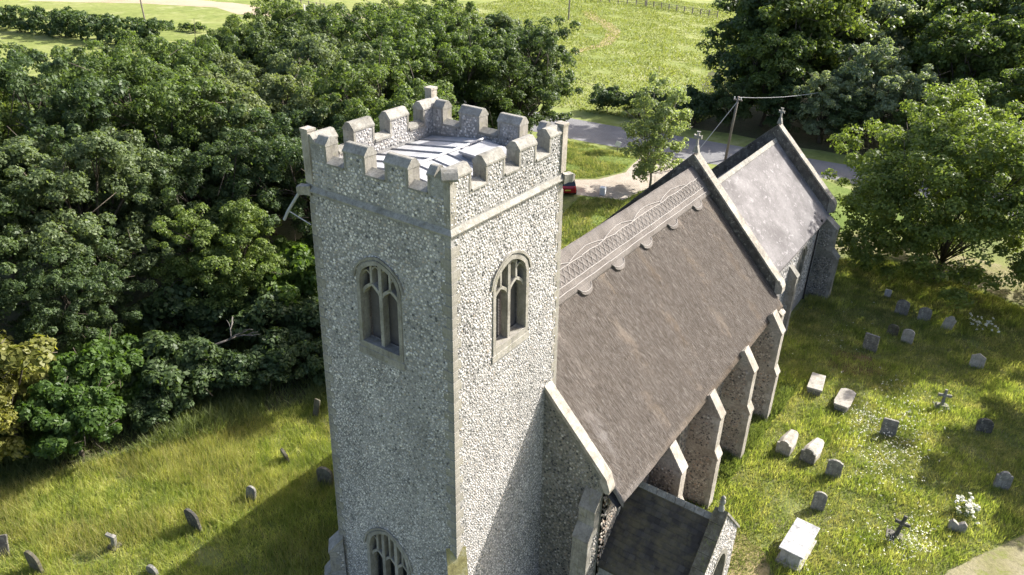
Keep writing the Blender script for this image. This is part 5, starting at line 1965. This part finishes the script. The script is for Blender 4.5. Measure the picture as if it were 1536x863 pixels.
# ==================================================================
#  CAR, POLES, SIGNS, FENCES
# ==================================================================
car = thing("parked_car", "red hatchback car parked on the drive under the dark tree's edge", "car", (42.5, 21.55, 0), radians(38))
def car_body():
    m_ = MB()
    st = [  # x, half width, z bottom, z belt
        (-1.95, .70, .45, .80), (-1.85, .80, .30, .95), (-1.2, .85, .25, .98), (.0, .86, .25, .96), (.9, .84, .25, .93), (1.6, .80, .28, .84), (1.95, .66, .36, .66)]
    vs, fs = [], []
    for x_, hw, zb_, zt in st:
        vs += [(x_, -hw * .94, zb_), (x_, -hw, (zb_ + zt) / 2), (x_, -hw * .93, zt), (x_, hw * .93, zt), (x_, hw, (zb_ + zt) / 2), (x_, hw * .94, zb_)]
    for i in range(len(st) - 1):
        for k in range(6):
            fs.append((6 * i + k, 6 * i + (k + 1) % 6, 6 * i + 6 + (k + 1) % 6, 6 * i + 6 + k))
    fs += [tuple(range(6)), tuple(range(36, 42))]
    return m_.add(vs, fs)
body = link("body", bevel_mesh(car_body(), "body", "car_red", .05), car)
cab = MB()
vs = []
for x_, hw, z_ in ((-1.80, .74, .94), (-1.45, .62, 1.42), (-.2, .63, 1.49), (.35, .60, 1.42), (1.05, .74, .93)):
    vs += [(x_, -hw, z_), (x_, hw, z_)]
for x_, hw in ((-1.45, .78), (-.2, .79), (.35, .78)):
    vs += [(x_, -hw, .93), (x_, hw, .93)]
cab.add(vs, [(0, 1, 3, 2), (6, 7, 9, 8), (0, 2, 10), (2, 4, 12, 10), (4, 6, 14, 12), (6, 8, 14), (1, 11, 3), (3, 11, 13, 5), (5, 13, 15, 7), (7, 15, 9)])
link("windows", cab.mesh("windows", "car_glass"), car)
link("roof", bevel_mesh(MB().add([(-1.5, -.64, 1.40), (-1.5, .64, 1.40), (-.2, -.65, 1.49), (-.2, .65, 1.49), (.4, -.62, 1.42), (.4, .62, 1.42),
                                  (-1.5, -.64, 1.45), (-1.5, .64, 1.45), (-.2, -.65, 1.53), (-.2, .65, 1.53), (.4, -.62, 1.46), (.4, .62, 1.46)],
                                 [(6, 7, 9, 8), (8, 9, 11, 10), (0, 2, 3, 1), (2, 4, 5, 3), (0, 1, 7, 6), (4, 10, 11, 5), (0, 6, 8, 2), (2, 8, 10, 4), (1, 3, 9, 7), (3, 5, 11, 9)]), "roof", "car_red", .015), car)
for x_ in (-1.2, 1.2):
    for sg in (-1, 1):
        wv = MB().tube([(x_, sg * .68, .31), (x_, sg * .87, .31)], .31, 16)
        wo = link("wheel", wv.mesh("wheel", "tyre", False), car)
        MB().tube([(x_, sg * .86, .31), (x_, sg * .885, .31)], .20, 12).build("rim", "rim", wo)
for sg in (-1, 1):
    MB().box((-1.90, sg * .62, .82), (.12, .16, .22)).build("tail_light", "lamp_lens", car)
    MB().box((1.86, sg * .56, .66), (.16, .26, .12)).build("headlight", "headlamp", car)
    MB().box((.75, sg * .92, 1.0), (.14, .16, .12)).build("wing_mirror", "car_red", car)
MB().box((-1.955, 0, .62), (.03, .52, .11)).build("number_plate", "number_plate", car)

pole = thing("telegraph_pole", "grey wooden telegraph pole beside the road behind the nave gable cross", "pole", (59.8, 13.15, 0))
MB().tube([(0, 0, -.3), (.02, -.15, 3.4), (.05, -.32, 6.7)], [.15, .13, .11], 8).build("shaft", "wood_pole", pole, True)
MB().box((.05, -.3, 6.35), (.12, .9, .12)).build("cross_arm", "wood_pole", pole)
for q in (-.62, .05):
    MB().tube([(.05, q, 6.4), (.05, q, 6.62)], .05, 6).build("insulator", "white_paint", pole)
MB().tube([(.05, -.3, 6.2), (53.5 - 59.8, 15.28 - 13.15, .05)], .035, 5).build("stay_wire", "wire", pole)
pole2 = thing("slim_pole", "slim weathered pole at the far wood's edge, left of the big churchyard tree", "pole", (74.6, 5.6, 0))
MB().tube([(0, 0, -.3), (.0, .0, 6.3)], [.10, .08], 7).build("shaft", "wood_pole", pole2, True)
cb = MB()
A_, B_ = Vector((PX(59.8) + .05, PY(13.15) - .3, 6.62)), Vector((PX(74.6), PY(5.6), 6.25))
cb.tube([A_.lerp(B_, f) - Z * (.5 * 4 * f * (1 - f)) for f in np.linspace(0, 1, 9)], .03, 5)
tag(cb.build("overhead_cable", "wire"), "thin overhead cable from the telegraph pole into the far trees", "cable")
pl = thing("field_pole", "thin leaning pole in the sunlit field at the top left", "pole", (68.2, 127.8, 0))
MB().tube([(0, 0, -.2), (-.1, .2, 8.0)], [.16, .12], 6).build("shaft", "wood_pole", pl)
pl = thing("field_pole", "thin upright pole in the meadow at the top, right of the tall oak", "pole", (126.0, 71.9, 0))
MB().tube([(0, 0, -.2), (0, 0, 8.0)], [.16, .13], 6).build("shaft", "wood_pole", pl)

sg_ = thing("sign_board", "small white leaning sign on the verge by the road", "sign", (55.0, 22.9, 0), .6)
MB().box((0, 0, .95), (.07, .55, .55), Matrix.Rotation(.35, 3, 'X')).build("board", "white_paint", sg_)
MB().tube([(0.06, 0, -.2), (.06, 0, .95)], .04, 6).build("post", "wood_pole", sg_)
sg_ = thing("marker_post", "short white marker block at the edge of the gravel drive", "post", (43.4, 18.2, 0), .2)
link("block", bevel_mesh(MB().box((0, 0, .3), (.45, .5, .75)), "block", "white_paint", .03), sg_)
MB().box((0, 0, .70), (.5, .55, .06)).build("cap", "white_paint", sg_)


def fence(a, b, n_, h_, rails, label, mat="fence_wood"):
    t_ = thing("fence", label, "fence", (*a, 0))
    a, b = Vector((PX(a[0]), PY(a[1]), 0)), Vector((PX(b[0]), PY(b[1]), 0))
    d_ = (b - a)
    for i in range(n_ + 1):
        p = d_ * (i / n_)
        MB().bbox((p.x - .1, p.y - .1, -.2), (p.x + .1, p.y + .1, h_)).build("post", mat, t_)
    dn = d_.normalized()
    for i in range(n_):
        p0_, p1_ = d_ * (i / n_), d_ * ((i + 1) / n_)
        for z_ in rails:
            MB().tube([p0_ + Z * (z_ + random.uniform(-.04, .04)), p1_ + Z * (z_ + random.uniform(-.04, .04))], .055, 4).build("rail", mat, t_)


fence((150.5, 50.0), (155.5, 69), 9, 1.35, (.5, .85, 1.2), "dark post and rail fence across the top of the meadow beside the far wood")
fence((155.5, 69.3), (154.5, 92), 10, 1.35, (.5, .85, 1.2), "dark post and rail fence across the meadow's top edge, farther left")
fence((104, 148), (102.5, 117.5), 12, 1.2, (.5, 1.0), "faint wooden fence beyond the sandy track at the top left")
gt = thing("field_gate", "small white gate at the end of the sandy track behind the oaks", "gate", (97.6, 116.6, 0), .6)
for z_ in (.3, .65, 1.0, 1.3):
    MB().box((0, 0, z_), (.06, 2.2, .13)).build("bar", "white_paint", gt)
for y_ in (-1.1, 1.1):
    MB().box((0, y_, .7), (.14, .14, 1.6)).build("post", "white_paint", gt)
